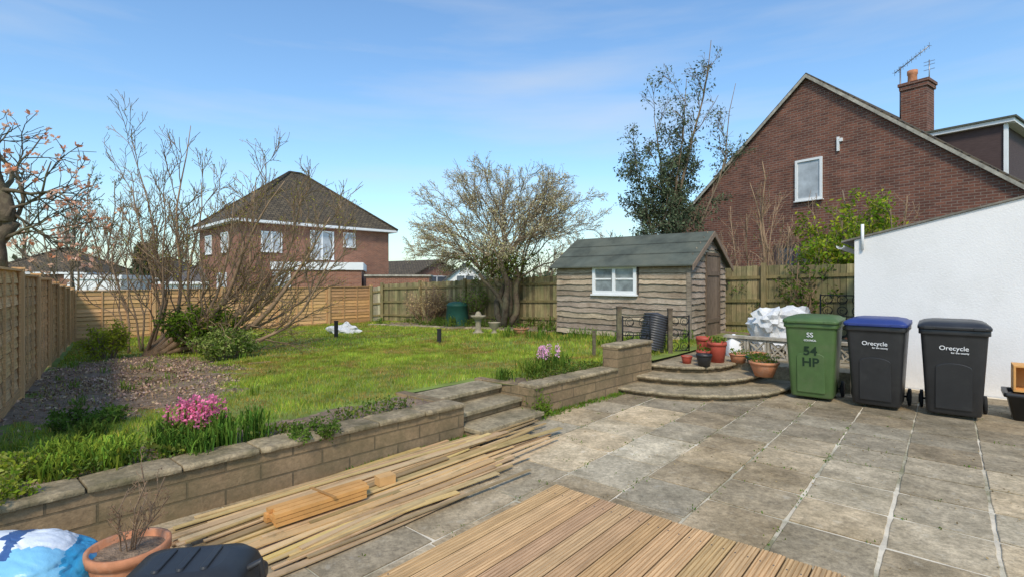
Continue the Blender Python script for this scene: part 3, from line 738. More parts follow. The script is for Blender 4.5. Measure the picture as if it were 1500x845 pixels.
t.obj('magnolia_tree',[M['barkd'],M['blossp']])
rg=random.Random(31);t=MB();tips=[];b2=V(-17.5,20.5,-.5)
spec=[{'wob':.1,'taper':.2,'rmin':.012},{'n':(7,9),'ang':(25,60),'len':1.5,'r':.025,'rmin':.010,'wob':.15,'up':.2,'t0':.2},{'n':(4,5),'ang':(25,55),'len':.7,'r':.011,'rmin':.007,'wob':.15,'up':.2}]
for k in range(6): grow(t,rg,b2,b2+V(rg.uniform(-2.2,2.2),rg.uniform(-1,1),rg.uniform(4.0,5.9)),.07,0,spec,tips)
for lev,pts in tips:
    if lev<1 or rg.random()>.4: continue
    for k in range(6):
        kk=rg.uniform(.75,1.1);t.leaf(pts[-1]+V(rg.gauss(0,.03),rg.gauss(0,.03),rg.gauss(0,.03)),.15,1,(kk,kk*.95,kk*.85),rg,.6,1.)
t.obj('magnolia_tree',[M['bark'],M['blossp']])
# central pollarded blossom tree
rg=random.Random(8);t=MB();tips=[];b2=V(-.2,15.6,0);b2.z=gz(b2.x,b2.y)-.05
heads=[]
for (x,y) in [(.05,.22),(-.28,.1),(.3,-.05),(-.1,-.2)]:
    h=b2+V(x*1.5,y*1.4,rg.uniform(1.5,1.9));heads.append(h)
    grow(t,rg,b2+V(x*.25,y*.3,0),h,.11,0,[{'wob':.22,'taper':.7}],tips,2)
grow(t,rg,b2+V(.1,-.05,.3),b2+V(-.75,-.1,1.75),.07,0,[{'wob':.2,'taper':.7}],tips,2);heads.append(b2+V(-.75,-.1,1.75))
tips=[]
spec=[{'wob':.10,'taper':.12,'rmin':.008},{'n':(7,9),'ang':(12,38),'len':1.05,'r':.013,'rmin':.007,'wob':.14,'up':.06,'t0':.25},{'n':(4,6),'ang':(15,45),'len':.55,'r':.007,'rmin':.0055,'wob':.12,'up':.0},{'n':(2,3),'ang':(20,50),'len':.25,'r':.0055,'rmin':.0045,'wob':.1}]
for k in range(42):
    h=rg.choice(heads);az=rg.uniform(0,2*math.pi);el=rg.uniform(.0,1.)
    ang=math.acos(el*.95+.02);rad=2.85*rg.uniform(.85,1.05)
    e=b2+V(math.sin(ang)*math.cos(az)*rad,math.sin(ang)*math.sin(az)*rad,1.85+math.cos(ang)*2.95)
    grow(t,rg,h,e,rg.uniform(.022,.040),0,spec,tips,bow=V(0,0,.10))
sprinkle(t,tips,(1,2,3),rg,(4,7),.045,1,[(1,1,1),(1,.97,.85),(.75,.78,.45)],.035,.6)
for k in range(3600):
    o=V(rg.gauss(0,.60),rg.gauss(0,.45),rg.gauss(0,.25));q=b2+V(-.02,0,2.0)+o
    kk=rg.uniform(.3,1.05);t.leaf(q,.065*rg.uniform(.6,1.3),3,(kk,kk*.88,kk*.8),rg,.55)
t.obj('cherry_tree',[M['bark'],M['bloss'],M['barkd'],M['leafg']])
# tall evergreen
rg=random.Random(14);t=MB();tips=[];b2=V(4.75,15.6,-.4)
spec=[{'wob':.06,'taper':.1,'rmin':.008},{'n':(11,14),'ang':(20,50),'len':1.3,'r':.020,'rmin':.008,'wob':.14,'up':.35,'t0':.22},{'n':(5,7),'ang':(20,55),'len':.6,'r':.009,'rmin':.005,'wob':.14,'up':.1},{'n':(3,4),'ang':(20,60),'len':.3,'r':.005,'rmin':.004,'sag':.2}]
for (x,y,z,r) in [(6.0,15.4,8.8,.09),(4.2,15.8,6.5,.10),(5.1,15.,7.3,.08),(6.9,15.8,7.7,.06),(3.8,15.3,5.2,.07),(5.2,16.,5.8,.07),(4.6,15.2,4.6,.05)]:
    grow(t,rg,b2+V(rg.uniform(-.15,.15),rg.uniform(-.15,.15),0),V(x,y,z),r,0,spec,tips)
for lev,pts in tips:
    if lev<2: continue
    for k in range(14 if lev==3 else 7):
        i=rg.randint(0,len(pts)-2);q=pts[i].lerp(pts[i+1],rg.random())
        dens=max(.22,min(1,(6.8-q.z)/2.4))
        if q.x>5.9: dens*=.6
        if rg.random()>dens: continue
        kk=rg.uniform(.6,1.9);t.leaf(q+V(rg.gauss(0,.07),rg.gauss(0,.07),rg.gauss(0,.07)),.10*rg.uniform(.6,1.3),1,(kk,kk,kk*1.05),rg,.42,-.4)
t.obj('eucalyptus_tree',[M['bark'],M['leafd']])
def bush(name,c,rad,nst,h,leafn,lsize,lm,bark='bark',seed=1,cols=((1,1,1),),lo=.3,asp=.5,spec=None):
    rg=random.Random(seed);t=MB();tips=[];c=Vector(c)
    spec=spec or [{'wob':.12,'taper':.35},{'n':(5,7),'ang':(20,55),'len':h*.32,'r':.012,'rmin':.005,'wob':.14,'up':.3,'t0':.3},{'n':(3,5),'ang':(25,55),'len':h*.14,'r':.006,'rmin':.004,'up':.2}]
    for k in range(nst):
        a=rg.uniform(0,6.28);rr=rad*math.sqrt(rg.random())
        grow(t,rg,c+V(math.cos(a)*rr*.25,math.sin(a)*rr*.25,0),c+V(math.cos(a)*rr,math.sin(a)*rr,h*rg.uniform(.6,1.)*(1.1-.35*rr/rad)),.012+.008*h,0,spec,tips)
    sprinkle(t,tips,(1,2),rg,leafn,lsize,1,list(cols),.05,asp,lo)
    return t.obj(name,[M[bark],M[lm]])
ysp=[{'wob':.12,'taper':.35},{'n':(6,8),'ang':(20,60),'len':.8,'r':.012,'rmin':.005,'wob':.14,'up':.1,'t0':.5},{'n':(4,5),'ang':(25,60),'len':.35,'r':.006,'rmin':.004,'up':.2}]
yc=((1,1,1),(.75,.95,.7),(.5,.75,.6),(1.2,1.1,.9))
bush('yellow_shrub',(8.0,11.75,.25),1.0,18,3.6,(8,12),.10,'leafy',seed=3,cols=yc,lo=.1,spec=ysp)
bush('yellow_shrub',(7.25,11.5,.25),.75,14,2.5,(8,12),.10,'leafy',seed=13,cols=yc,lo=.1,spec=ysp)
bush('dark_shrub',(6.6,11.3,.25),.6,10,2.0,(3,5),.09,'leafg',seed=33,bark='barkw',cols=((.8,.8,.7),(.5,.6,.5)),lo=.1)
bs_=[{'wob':.07,'taper':.15,'rmin':.006},{'n':(6,8),'ang':(12,38),'len':1.0,'r':.010,'rmin':.006,'wob':.14,'up':.35,'t0':.25},{'n':(4,5),'ang':(15,45),'len':.45,'r':.006,'rmin':.005,'up':.2}]
bush('bare_sapling',(8.6,12.8,-.3),1.4,12,5.0,(0,1),.04,'leafg',seed=4,spec=bs_,bark='barkw')
bush('bare_sapling',(6.3,13.0,-.3),1.1,9,4.8,(0,1),.04,'leafg',seed=6,spec=bs_,bark='barkw')
bush('bare_sapling',(7.5,14.5,-.3),.7,3,8.0,(0,1),.05,'leafg',seed=16,spec=bs_,bark='barkw')
bush('ivy_shrub',(5.6,12.2,.2),.6,10,1.5,(5,9),.07,'leafd',seed=7,cols=((1,1.2,.8),(1.6,1.9,.9)),lo=.1)
bush('evergreen_shrub',(-5.9,9.9,.05),.75,20,1.0,(8,12),.07,'leafg',seed=8,cols=((.6,.65,.5),(1.0,.95,.6),(.8,.85,.5)),lo=.1)
bush('variegated_shrub',(-5.0,8.9,.1),.55,16,.55,(8,12),.05,'leafg',seed=18,cols=((1.7,1.4,2.0),(.8,.85,.6),(2.6,1.9,3.2)),lo=.1)
bush('variegated_shrub',(-7.4,9.4,.0),.45,12,.7,(6,9),.05,'leafy',seed=19,lo=.1)
bush('dry_shrub',(-3.0,18.4,-.1),.9,26,1.5,(2,4),.05,'litter',seed=20,bark='barkw',cols=((1.2,1.2,.9),),lo=.1)
bush('climbing_shrub',(-1.4,17.2,-.1),.55,12,1.5,(5,8),.06,'leafg',seed=22,lo=.1)
ls_=[{'wob':.12,'taper':.5,'rmin':.002},{'n':(4,6),'ang':(20,55),'len':.07,'r':.002,'rmin':.0015,'up':.3,'t0':.2},{'n':(1,3),'ang':(25,55),'len':.04,'r':.0015,'rmin':.001}]
def low(name,x,y,rad,nst,h,cols,seed,lm='leafy',sz=.032):
    rg=random.Random(seed);t=MB();tips=[];c=V(x,y,gz(x,y)-.02)
    for k in range(nst):
        a=rg.uniform(0,6.28);rr=rad*math.sqrt(rg.random());grow(t,rg,c+V(math.cos(a)*rr*.5,math.sin(a)*rr*.5,0),c+V(math.cos(a)*rr,math.sin(a)*rr,h*rg.uniform(.5,1)),.003,0,ls_,tips)
    sprinkle(t,tips,(0,1,2),rg,(3,6),sz,1,cols,.015,.6,.1,.4);t.obj(name,[M['bark'],M[lm]])
low('variegated_shrub',-2.95,2.95,.22,26,.16,[(.9,.9,.9),(.6,.8,.7),(1.3,1.2,2.6)],41,sz=.028)
low('variegated_shrub',-2.72,2.62,.18,20,.12,[(.9,.9,.9),(.6,.8,.7),(1.3,1.2,2.6)],42,sz=.028)
low('low_green_plant',-1.5,3.88,.2,18,.07,[(1,1,1),(.6,.7,.6)],43,'leafg',.025)
low('low_green_plant',-3.6,4.3,.3,30,.14,[(1,1,1),(.6,.7,.6)],44,'leafg',.03)
rg=random.Random(77);t=MB()
spec=[{'wob':.07,'taper':.2,'rmin':.03},{'n':(8,10),'ang':(20,50),'len':2.4,'r':.05,'rmin':.025,'wob':.12,'up':.3,'t0':.25},{'n':(4,6),'ang':(20,50),'len':1.1,'r':.025,'rmin':.016,'up':.2}]
for (x,y,h) in [(-40,46,8),(-35,44,10),(-33,50,7),(-30,47,9),(-36,52,9),(-27,52,7),(-43,50,8),(-48,50,9),(4,60,5),(8,58,6),(-2,62,4.5),(-20,60,5),(11,52,6),(-10,66,4.5)]:
    tips=[]
    for k in range(2): grow(t,rg,V(x,y,-.5),V(x+rg.uniform(-2,2),y,h),.12,0,spec,tips)
    sprinkle(t,tips,(2,),rg,(1,3),.2,1,[(.9,.9,.9)],.1)
for (x,y,h,r) in [(-28.5,39.5,4.6,1.1),(-24,43,5,1.3),(6,50,3.2,2),(14,55,4,3),(-52,60,5,5),(22,60,6,4)]:
    for k in range(1400):
        u=rg.random()**.7;a=rg.uniform(0,6.28);rr=r*(1-u*.75)*(.7+.3*rg.random());t.leaf(V(x+math.cos(a)*rr,y+math.sin(a)*rr,-.3+u*h),.35,2,(rg.uniform(.5,1.1),)*3,rg,.5)
for k in range(9000):
    a=rg.uniform(-1.05,1.0);dist=rg.uniform(85,110);hh=3.6+2.2*noise.noise(V(a*6,0,2))+1.2*noise.noise(V(a*22,0,5));u=rg.random()
    t.leaf(V(math.sin(a)*dist,math.cos(a)*dist,-.5+u*hh),1.1,2,(rg.uniform(.8,1.8),rg.uniform(.8,1.5),1.2),rg,.6)
t.obj('distant_trees',[M['bark'],M['leafg'],M['leafd']])

# ------------------------------------------------------------ flowers & plants
def strap(mb,c,n,h,spread,rng,col,mat=0,w=.008):
    for k in range(n):
        a=rng.uniform(0,6.28);l=h*rng.uniform(.6,1.15);o=spread*rng.uniform(.1,1);b=Vector(c)+V(rng.gauss(0,spread*.35),rng.gauss(0,spread*.35),-.01)
        dr=V(math.cos(a),math.sin(a),0);sd=V(-dr.y,dr.x,0)*w*rng.uniform(.5,1);kk=rng.uniform(.5,1.3);cc=(col[0]*kk*rng.uniform(.85,1.25),col[1]*kk,col[2]*kk)
        p1=b+dr*o*.30+Z*l*.6;p15=b+dr*o*.65+Z*l*.9;p2=b+dr*o*1.1+Z*l*rng.uniform(.6,1.)
        mb.face((b-sd*.7,b+sd*.7,p1+sd,p1-sd),mat,cc);mb.face((p1-sd,p1+sd,p15+sd*.8,p15-sd*.8),mat,cc);mb.face((p15-sd*.8,p15+sd*.8,p2),mat,cc)
def hyacinth(name,c,n,spread,h,rng,petal=(1,1,1)):
    m=MB();c=Vector(c);strap(m,c,100,h*.75,spread*1.2,rng,(1,1,1),0,.009)
    for k in range(n):
        b=c+V(rng.gauss(0,spread*.5),rng.gauss(0,spread*.35),0);hh=h*rng.uniform(.9,1.2);tp=b+V(rng.gauss(0,.02),rng.gauss(0,.02),hh)
        m.tube([b,tp],.005,4,0,(1,1,1))
        for q in range(70):
            u=rng.random();a=rng.uniform(0,6.28);r=.032*(1-.4*u);pp=b.lerp(tp,.58+.5*u)+V(math.cos(a)*r,math.sin(a)*r,0)
            kk=rng.uniform(.6,1.3);m.leaf(pp,.026,1,(kk*petal[0],kk*petal[1],kk*petal[2]),rng,.6)
    return m.obj(name,[M['leafg'],M['pink']])
rg=random.Random(55)
def onlawn(x,y,dz=0): return V(x,y,gz(x,y)+dz)
hyacinth('pink_hyacinths',onlawn(-2.28,3.62),13,.18,.30,rg)
hyacinth('pink_hyacinths',onlawn(.42,6.75),7,.13,.28,rg,(1.1,2.2,1.7))
def strapclump(name,pts,h,sp,n,col=(1,1,1)):
    m=MB()
    for (x,y) in pts: strap(m,onlawn(x,y),n,h*rg.uniform(.8,1.15),sp,rg,col,0,.0065)
    return m.obj(name,[M['leafg']])
strapclump('bluebell_leaves',[(-2.62,3.38),(-2.5,3.2),(-2.75,3.25),(-2.7,3.05),(-2.9,3.3)],.19,.16,140,(1.35,1.3,.9))
strapclump('daffodil_leaves',[(-2.45,3.62),(-2.02,3.62),(-1.92,3.8),(-2.3,3.5),(-2.1,3.45)],.23,.13,120,(.85,1.05,.9))
strapclump('daffodil_leaves',[(-3.05,3.5),(-2.95,3.2),(-3.2,3.9)],.14,.14,110)
m=MB()
for k in range(6500):
    a=R.uniform(-2.5,3.3) if R.random()<.7 else R.uniform(4.4,6.);b=bw(a)-.20-abs(R.gauss(0,.14))
    dn=noise.noise(V(a*1.7,0,4))
    if dn<-.12: continue
    q=L(a,b);q.z=gz(q.x,q.y)+R.uniform(0,.08)*(1+dn)
    kk=R.uniform(.4,1.15);m.leaf(q,R.uniform(.015,.04),0,(kk*R.uniform(.8,1.5),kk,kk*R.uniform(.7,1.5)),R,.6,.6)
m.obj('ground_cover_plants',[M['leafg']])
m=MB()
for k in range(500):
    q=L(4.42+R.gauss(0,.08),bw(4.4)+.06+R.gauss(0,.05),abs(R.gauss(.08,.08)));m.leaf(q,R.uniform(.03,.05),0,(.9,.9,.6),R,.35,.5)
m.obj('wall_fern',[M['leafg']])
m=MB();strap(m,onlawn(.25,6.3),120,.22,.2,rg,(1.2,1.2,1));strap(m,onlawn(.65,6.9),90,.22,.2,rg,(1,1.1,1));strap(m,onlawn(-.1,6.1),70,.16,.2,rg,(1,1.1,1))
m.obj('crocosmia_leaves',[M['leafg']])
m=MB()
for k in range(12000):
    u=R.gauss(0,1.5);w_=R.gauss(0,.65);x=-5.15+FD.x*u+FD.y*w_;y=7.0+FD.y*u-FD.x*w_
    if bedf(x,y)<-.15 or noise.noise(V(x*1.6,y*1.6,21))<-.18: continue
    kk=R.uniform(.35,1.4);m.leaf(onlawn(x,y,R.uniform(0,.025)),R.uniform(.015,.045),0,(kk,kk*R.uniform(.85,1.05),kk*R.uniform(.8,1.3)),R,.7)
for k in range(90):
    u=R.gauss(0,1.4);w_=R.gauss(0,.55);x=-5.15+FD.x*u+FD.y*w_;y=7.0+FD.y*u-FD.x*w_;a=R.uniform(0,6.28);l=R.uniform(.1,.4)
    m.tube([onlawn(x,y,.02),onlawn(x,y,.04)+V(math.cos(a)*l,math.sin(a)*l,0)],.005,4,1)
m.obj('leaf_litter',[M['litter'],M['barkw']])
m=MB()
for k in range(34):
    u=R.gauss(0,1.3);w_=R.gauss(0,.7);x=-5.1+FD.x*u+FD.y*w_;y=6.9+FD.y*u-FD.x*w_
    if (x+4.7)*.785+(y-4.7)*.62<.25: continue
    strap(m,onlawn(x,y),16,R.uniform(.06,.14),.08,rg,(1.1,1.2,.9),0,.005)
m.obj('bed_tufts',[M['leafg']])
m=MB()
for k in range(26):
    a=R.uniform(10.6,12.3);b=R.uniform(-16,-7.4);q=L(a,b);kk=R.uniform(.5,1.1)
    strap(m,onlawn(q.x,q.y),28,R.uniform(.15,.4),.2,rg,(kk,kk,kk),0,.012)
    for t_ in range(60): m.leaf(onlawn(q.x+R.gauss(0,.22),q.y+R.gauss(0,.22),abs(R.gauss(0,.13))),.06,0,(kk,kk,kk),R,.6,.4)
for k in range(26):
    q=L(R.uniform(8.2,9.9),R.uniform(-8.5,-3.7));strap(m,onlawn(q.x,q.y),26,R.uniform(.1,.28),.2,rg,(1,1.1,.9),0,.01)
m.obj('border_plants',[M['leafg']])
m=MB()
for k in range(30):
    b=-15.5+k*.30;q=L(10.55+.10*math.sin(k*.8),b);kk=R.uniform(.6,1.1);m.blob(onlawn(q.x,q.y,.0),(.16,.11,.06),.35,2.5,0,(kk,kk,kk),12,power=.8)
m.obj('stone_edging',[M['step']])

# ------------------------------------------------------------ wheelie bins
def rrect(c,u,v,w,d,r,z,n=4):
    pts=[]
    for (sx,sy,a0) in ((1,1,0),(-1,1,90),(-1,-1,180),(1,-1,270)):
        for k in range(n+1):
            a=math.radians(a0+90*k/n);x=sx*(w/2-r)+r*math.cos(a);y=sy*(d/2-r)+r*math.sin(a);q=c+u*x+v*y;pts.append(V(q.x,q.y,z))
    return pts
def bin_(a,b,body,lid,name,texts,yaw=0):
    h=empty(name);rot=Matrix.Rotation(yaw,3,'Z');u=rot@E;v=rot@D1;c=L(a,b);z0=.015
    s=MB();R_=[]
    for (z,w,d,off) in ((.04,.44,.48,.02),(.06,.46,.50,.02),(.50,.505,.58,.01),(.86,.545,.655,0),(.90,.55,.66,0),(.902,.585,.70,0),(.955,.585,.70,0)):
        R_.append(rrect(c+v*off,u,v,w,d,.05,z0+z))
    s.loft(R_,0,(1,1,1),True)
    rr=[];wd=.30;z_hi=.60;z_lo=.10
    for k in range(13):
        t=math.pi*k/12;rr.append((math.cos(t)*wd/2,z_hi-.06+math.sin(t)*.06))
    rr=[(wd/2,z_lo)]+rr+[(-wd/2,z_lo)]
    def fr(z): return .242+ (z-.06)*.10
    s.loft([[c+u*x-v*(fr(z)-.04)+Z*(z0+z) for x,z in rr],[c+u*x-v*(fr(z)+.006)+Z*(z0+z) for x,z in rr]],0,(1,1,1),False)
    s.obj('body',[body],h,bevel=.006)
    s=MB();rings=[]
    for (z,w,d,off) in ((.957,.60,.73,-.005),(.985,.605,.735,-.005),(1.005,.58,.70,0),(1.03,.50,.62,.01),(1.045,.36,.46,.02)):
        rings.append(rrect(c+v*off,u,v,w,d,.055,z0+z))
    s.loft(rings,0,(1,1,1),True)
    s.tube([c+v*.385-u*.25+Z*(z0+.99),c+v*.40+Z*(z0+1.0),c+v*.385+u*.25+Z*(z0+.99)],.017,8)
    for o in (-.27,.0,.27): s.cbox(c+v*.36+u*o+Z*(z0+.98),u*.05,v*.09,Z*.05)
    for o in (-.2,.2): s.cbox(c-v*.365+u*o+Z*(z0+.975),u*.09,v*.03,Z*.03)
    s.obj('lid',[lid],h,bevel=.004)
    s=MB()
    for o in (-.275,.275):
        s.lathe(c+v*.26+u*(o-.025)+Z*(z0+.10),[(.001,0),(.05,0),(.055,.01),(.085,.01),(.1,.015),(.1,.04),(.085,.045),(.001,.045)],20,0,(1,1,1),ax=u)
    s.tube([c+v*.26-u*.27+Z*(z0+.1),c+v*.26+u*.27+Z*(z0+.1)],.012,8)
    s.obj('wheels',[M['blackr']],h)
    for k,(txt,x,z,size,mk) in enumerate(texts):
        cu=bpy.data.curves.new('label','FONT');cu.body=txt;cu.size=size;cu.align_x='CENTER';cu.extrude=.0008;cu.offset=.003 if size>.1 else .0006
        o=bpy.data.objects.new('label_%d'%k,cu);COL.objects.link(o);cu.materials.append(M[mk])
        f=.29+(z-.50)*.105+.006
        o.matrix_world=Matrix.Translation(c-v*f+u*x+Z*(z0+z))@Matrix((u,(Z-v*.1).normalized(),(-v-Z*.1).normalized())).transposed().to_4x4()
        o.parent=h
bin_(7.42,-1.30,M['green'],M['green'],'wheelie_bin',[('54',0,.57,.15,'lab_g'),('HP',0,.43,.15,'lab_g'),('COUNCIL',0,.74,.03,'label'),('SS',0,.79,.08,'label')],.03)
bin_(7.42,-.64,M['black'],M['blue'],'wheelie_bin',[('Orecycle',0,.74,.065,'label'),('for the county',.05,.705,.025,'label')],-.02)
bin_(7.45,.03,M['black'],M['black'],'wheelie_bin',[('Orecycle',0,.74,.065,'label'),('for the county',.05,.705,.025,'label')],.02)

# ------------------------------------------------------------ pots
def pot(name,p,r,h,m='terra',plant=None,taper=.72):
    s=MB();p=Vector(p);s.lathe(p,[(.001,0),(r*taper,0),(r*.93,h*.80),(r*.93,h*.82),(r,h*.82),(r*1.01,h),(r*.9,h),(r*.88,h*.86),(.001,h*.86)],24,0)
    mats=[M[m],M['soil'],M['leafg']];s.lathe(p+Z*(h*.865),[(r*.885,0),(r*.4,.01),(.001,.015)],20,1)
    if plant:
        for k in range(plant[0]):
            a=R.uniform(0,6.28);rr=r*math.sqrt(R.random());s.leaf(p+V(math.cos(a)*rr,math.sin(a)*rr,h+R.uniform(-.02,plant[1])),plant[2],2,(R.uniform(.5,1.2),1*R.uniform(.6,1),.7),R,.6,.5)
    return s.obj(name,mats)
pot('terracotta_pot',(3.42,6.95,.20),.19,.20,'terra',plant=(300,.05,.03),taper=.6)
pot('terracotta_pot',(3.36,7.6,.285),.13,.13,'terra',plant=(100,.06,.035))
pot('terracotta_pot',(3.62,7.55,.285),.12,.15,'terra')
pot('red_planter',(3.05,7.62,.285),.14,.30,'redp',plant=(60,.06,.05))
pot('red_planter',(2.82,7.55,.285),.10,.18,'redp',plant=(40,.06,.05))
pot('black_planter',(2.72,7.25,.285),.11,.17,'black')
pot('red_planter',(2.56,7.5,.285),.08,.11,'redp')
pot('green_bowl',(3.5,7.32,.285),.15,.13,'dgreen',plant=(200,.04,.03))
pot('red_planter',(2.98,7.95,.285),.12,.34,'redp')
s=MB();s.blob((4.60,8.75,.58),(.50,.40,.38),.45,1.5,0,(1,1,1),30,.0,power=.8,jit=.14,sm=False)
s.blob((4.32,8.55,.86),(.25,.20,.19),.6,2.,0,(1,1,1),20,.0,jit=.3,sm=False);s.blob((4.88,8.75,.88),(.26,.20,.17),.6,2.,0,(.92,.92,.92),20,.0,jit=.3,sm=False);s.blob((4.62,8.5,.84),(.26,.2,.15),.6,2.,0,(.85,.85,.85),18,0,jit=.3,sm=False)
s.obj('bulk_bag',[M['bag']])
s=MB();c=V(3.55,8.2,.285);s.loft([rrect(c,V(1,0,0),V(0,1,0),.2,.16,.03,z) for z in (.285,.30,.52)]+[rrect(c,V(1,0,0),V(0,1,0),.10,.09,.03,.57)]+[rrect(c,V(1,0,0),V(0,1,0),.05,.05,.02,z) for z in (.59,.64)],0);s.obj('plastic_canister',[M['white']])
def scroll_panel(name,p,u,w,h,m='iron'):
    s=MB();p=Vector(p);u=Vector(u).normalized()
    for q in (0,w): s.tube([p+u*q,p+u*q+Z*h],.012,6)
    for z in (.03,h-.02,h*.5): s.tube([p+Z*z,p+u*w+Z*z],.009,6)
    nx=max(2,int(w/.16));nz=max(2,int(h/.16))
    for i in range(nx):
        for k in range(nz):
            c=p+u*(w*(i+.5)/nx)+Z*(h*(k+.5)/nz);r=.07
            s.tube([c+(u*math.cos(t)+Z*math.sin(t))*r for t in np.linspace(0,2*math.pi,13)],.006,4)
            s.tube([c+(u*math.cos(t)+Z*math.sin(t))*r*t/6.28*.9 for t in np.linspace(.6,6.2,12)],.005,4)
    return s.obj(name,[M[m]])
scroll_panel('iron_trellis',(5.15,8.55,.55),E,.62,.72)
scroll_panel('iron_trellis',(1.75,8.1,.32),(1,.1,0),.45,.62)
scroll_panel('iron_trellis',(2.62,8.5,.3),(1,.15,0),.34,.62)
s=MB();ax=V(.22,.10,.95).normalized();o=V(2.26,8.4,.33);prof=[(.001,0)]
for k in range(15): prof+=[(.185,.02+.04*k),(.215,.034+.04*k),(.215,.044+.04*k)]
prof.append((.001,.66));s.lathe(o,prof,28,0,(1.9,1.9,2.0),ax=ax);s.obj('ribbed_water_butt',[M['black']])
def post(name,x,y,h,w=.07,m='blackr'):
    s=MB();z=gz(x,y)-.02;s.box((x-w/2,y-w/2,z),V(w,0,0),V(0,w,0),Z*h);s.cbox((x,y,z+h+.012),V(w*1.15,0,0),V(0,w*1.15,0),Z*.02);return s.obj(name,[M[m]],bevel=.004)
post('wooden_post',1.62,7.75,.78,.07,'barkd');post('wooden_post',2.56,8.3,.72,.07,'barkd');post('wooden_post',1.29,8.05,.40,.05,'barkd')
post('wooden_post',-1.55,10.9,.30,.08);post('wooden_post',-4.5,13.1,.42,.08)
s=MB();s.lathe((-1.78,16.6,gz(-1.78,16.6)),[(.40,0),(.39,.05),(.33,.62),(.34,.63),(.34,.68),(.28,.74),(.12,.78),(.001,.78)],28,0);s.obj('compost_bin',[M['dgreen']])
s=MB();x,y=-.87,13.2;s.lathe((x,y,gz(x,y)-.02),[(.16,0),(.16,.05),(.10,.08),(.075,.14),(.07,.30),(.09,.36),(.10,.40),(.19,.45),(.20,.49),(.17,.49),(.10,.46),(.08,.52),(.05,.58),(.001,.60)],24,0,(.75,.72,.62));s.obj('bird_bath',[M['conc']])
s=MB();x,y=-.45,13.0;s.lathe((x,y,gz(x,y)-.02),[(.10,0),(.10,.05),(.05,.09),(.05,.14),(.13,.22),(.15,.30),(.17,.32),(.14,.32),(.11,.25),(.001,.24)],24,0,(.75,.72,.62));s.obj('stone_urn',[M['conc']])
pot('terracotta_bowl',(.22,12.7,gz(.22,12.7)),.20,.16,'terra',plant=(60,.1,.06))
s=MB();x,y=-4.75,14.4;s.blob((x,y,gz(x,y)+.08),(.42,.2,.17),.5,1.8,0,(1,1,1),24,0,jit=.25,sm=False);s.blob((x+.1,y,gz(x,y)+.2),(.12,.1,.12),.5,1.8,0,(1,1,1),14,0,jit=.25,sm=False);s.obj('white_sack',[M['bag']])

# ------------------------------------------------------------ timber pile
s=MB();rg=random.Random(99)
def tcol():
    k=rg.choice([rg.uniform(.5,.8),rg.uniform(.8,1.15),rg.uniform(.9,1.2)]);return (k,k*rg.uniform(.88,1.02),k*rg.uniform(.7,1.05))
def bow_plank(p0,p1,w,h,col):
    n=4;side=(p1-p0).cross(Z).normalized();bo=rg.uniform(-.04,.04)
    pts=[p0.lerp(p1,k/n)+side*bo*math.sin(math.pi*k/n) for k in range(n+1)]
    rings=[[q-side*w/2-Z*h/2,q+side*w/2-Z*h/2,q+side*w/2+Z*h/2,q-side*w/2+Z*h/2] for q in pts];s.loft(rings,0,col,False)
for k in range(66):
    lay=k//17;b=-3.46+(k%17)*.042+rg.uniform(-.05,.05);a0_=max(.92,1.05+rg.uniform(-.3,.8));a1_=3.75+rg.uniform(-1.0,.5);z=.026+lay*.011+rg.uniform(0,.008)
    b1=b+rg.uniform(-.14,.16)
    if a1_>3.25: b1=max(b1,bw(3.3)+.23)
    b1=max(b1,bw(a1_)+.07);b=max(b,bw(a0_)+.08)
    bow_plank(L(a0_,b,z+rg.uniform(0,.006)),L(a1_,b1,z+rg.uniform(0,.02)),rg.choice([.022,.034,.046,.05]),.008,tcol())
for k in range(26):
    lay=k//10;b=-2.98+(k%10)*.046+rg.uniform(-.02,.02);a0_=.95+rg.uniform(0,.5);a1_=3.0+rg.uniform(-.6,.3);z=.024+lay*.011+rg.uniform(0,.008)
    bow_plank(L(a0_,b,z),L(a1_,b+rg.uniform(-.08,.16),z+rg.uniform(0,.015)),rg.choice([.024,.036,.05]),.008,tcol())
for k in range(9):
    b=-3.05+(k%3)*.05;s.plank(L(1.35+rg.uniform(-.02,.02),b+.02,.092+(k//3)*.026),L(1.93+rg.uniform(-.03,.03),b+.06,.092+(k//3)*.026),.044,.022,1,(rg.uniform(.8,1.1),)*3)
s.plank(L(2.08,-3.0,.105),L(2.2,-2.98,.105),.08,.06,0,(1.1,.9,.7));s.plank(L(1.66,-3.12,.16),L(1.68,-2.86,.162),.02,.004,1,(.6,.6,.6))
s.obj('timber_batten_pile',[M['batten'],M['batten2']])

# ------------------------------------------------------------ foreground left items
def bagcol(d):
    f=d.x*.8+d.y*.35+.05*noise.noise(d*7)
    g_=d.x*.4-d.y
    if f<-.16 or f>.20: return (.05,.38,.66)
    if abs(f-.02)<.02 and abs(g_)<.16: return (.05,.12,.30)
    return (.84,.88,.92) if g_<.12 else (.25,.58,.80)
s=MB();s.blob((-2.22,2.26,.18),(.33,.25,.17),.2,1.3,0,(1,1,1),110,.035,colf=bagcol,power=.8);s.obj('compost_bag',[M['bagc']])
pp=V(-1.78,2.38,.015);pot('terracotta_pot',pp,.165,.245,'terra')
s=MB();rg=random.Random(61);tips=[]
for k in range(10): grow(s,rg,pp+V(rg.uniform(-.03,.03),rg.uniform(-.03,.03),.2),pp+V(rg.uniform(-.14,.14),rg.uniform(-.12,.12),.2+rg.uniform(.2,.36)),.003,0,[{'wob':.15},{'n':(4,6),'ang':(20,50),'len':.12,'r':.002,'rmin':.0012,'up':.3},{'n':(1,3),'ang':(20,50),'len':.05,'r':.0013,'rmin':.0008}],tips)
sprinkle(s,tips,(1,2),rg,(1,2),.012,1,[(.5,.4,.4)],.005)
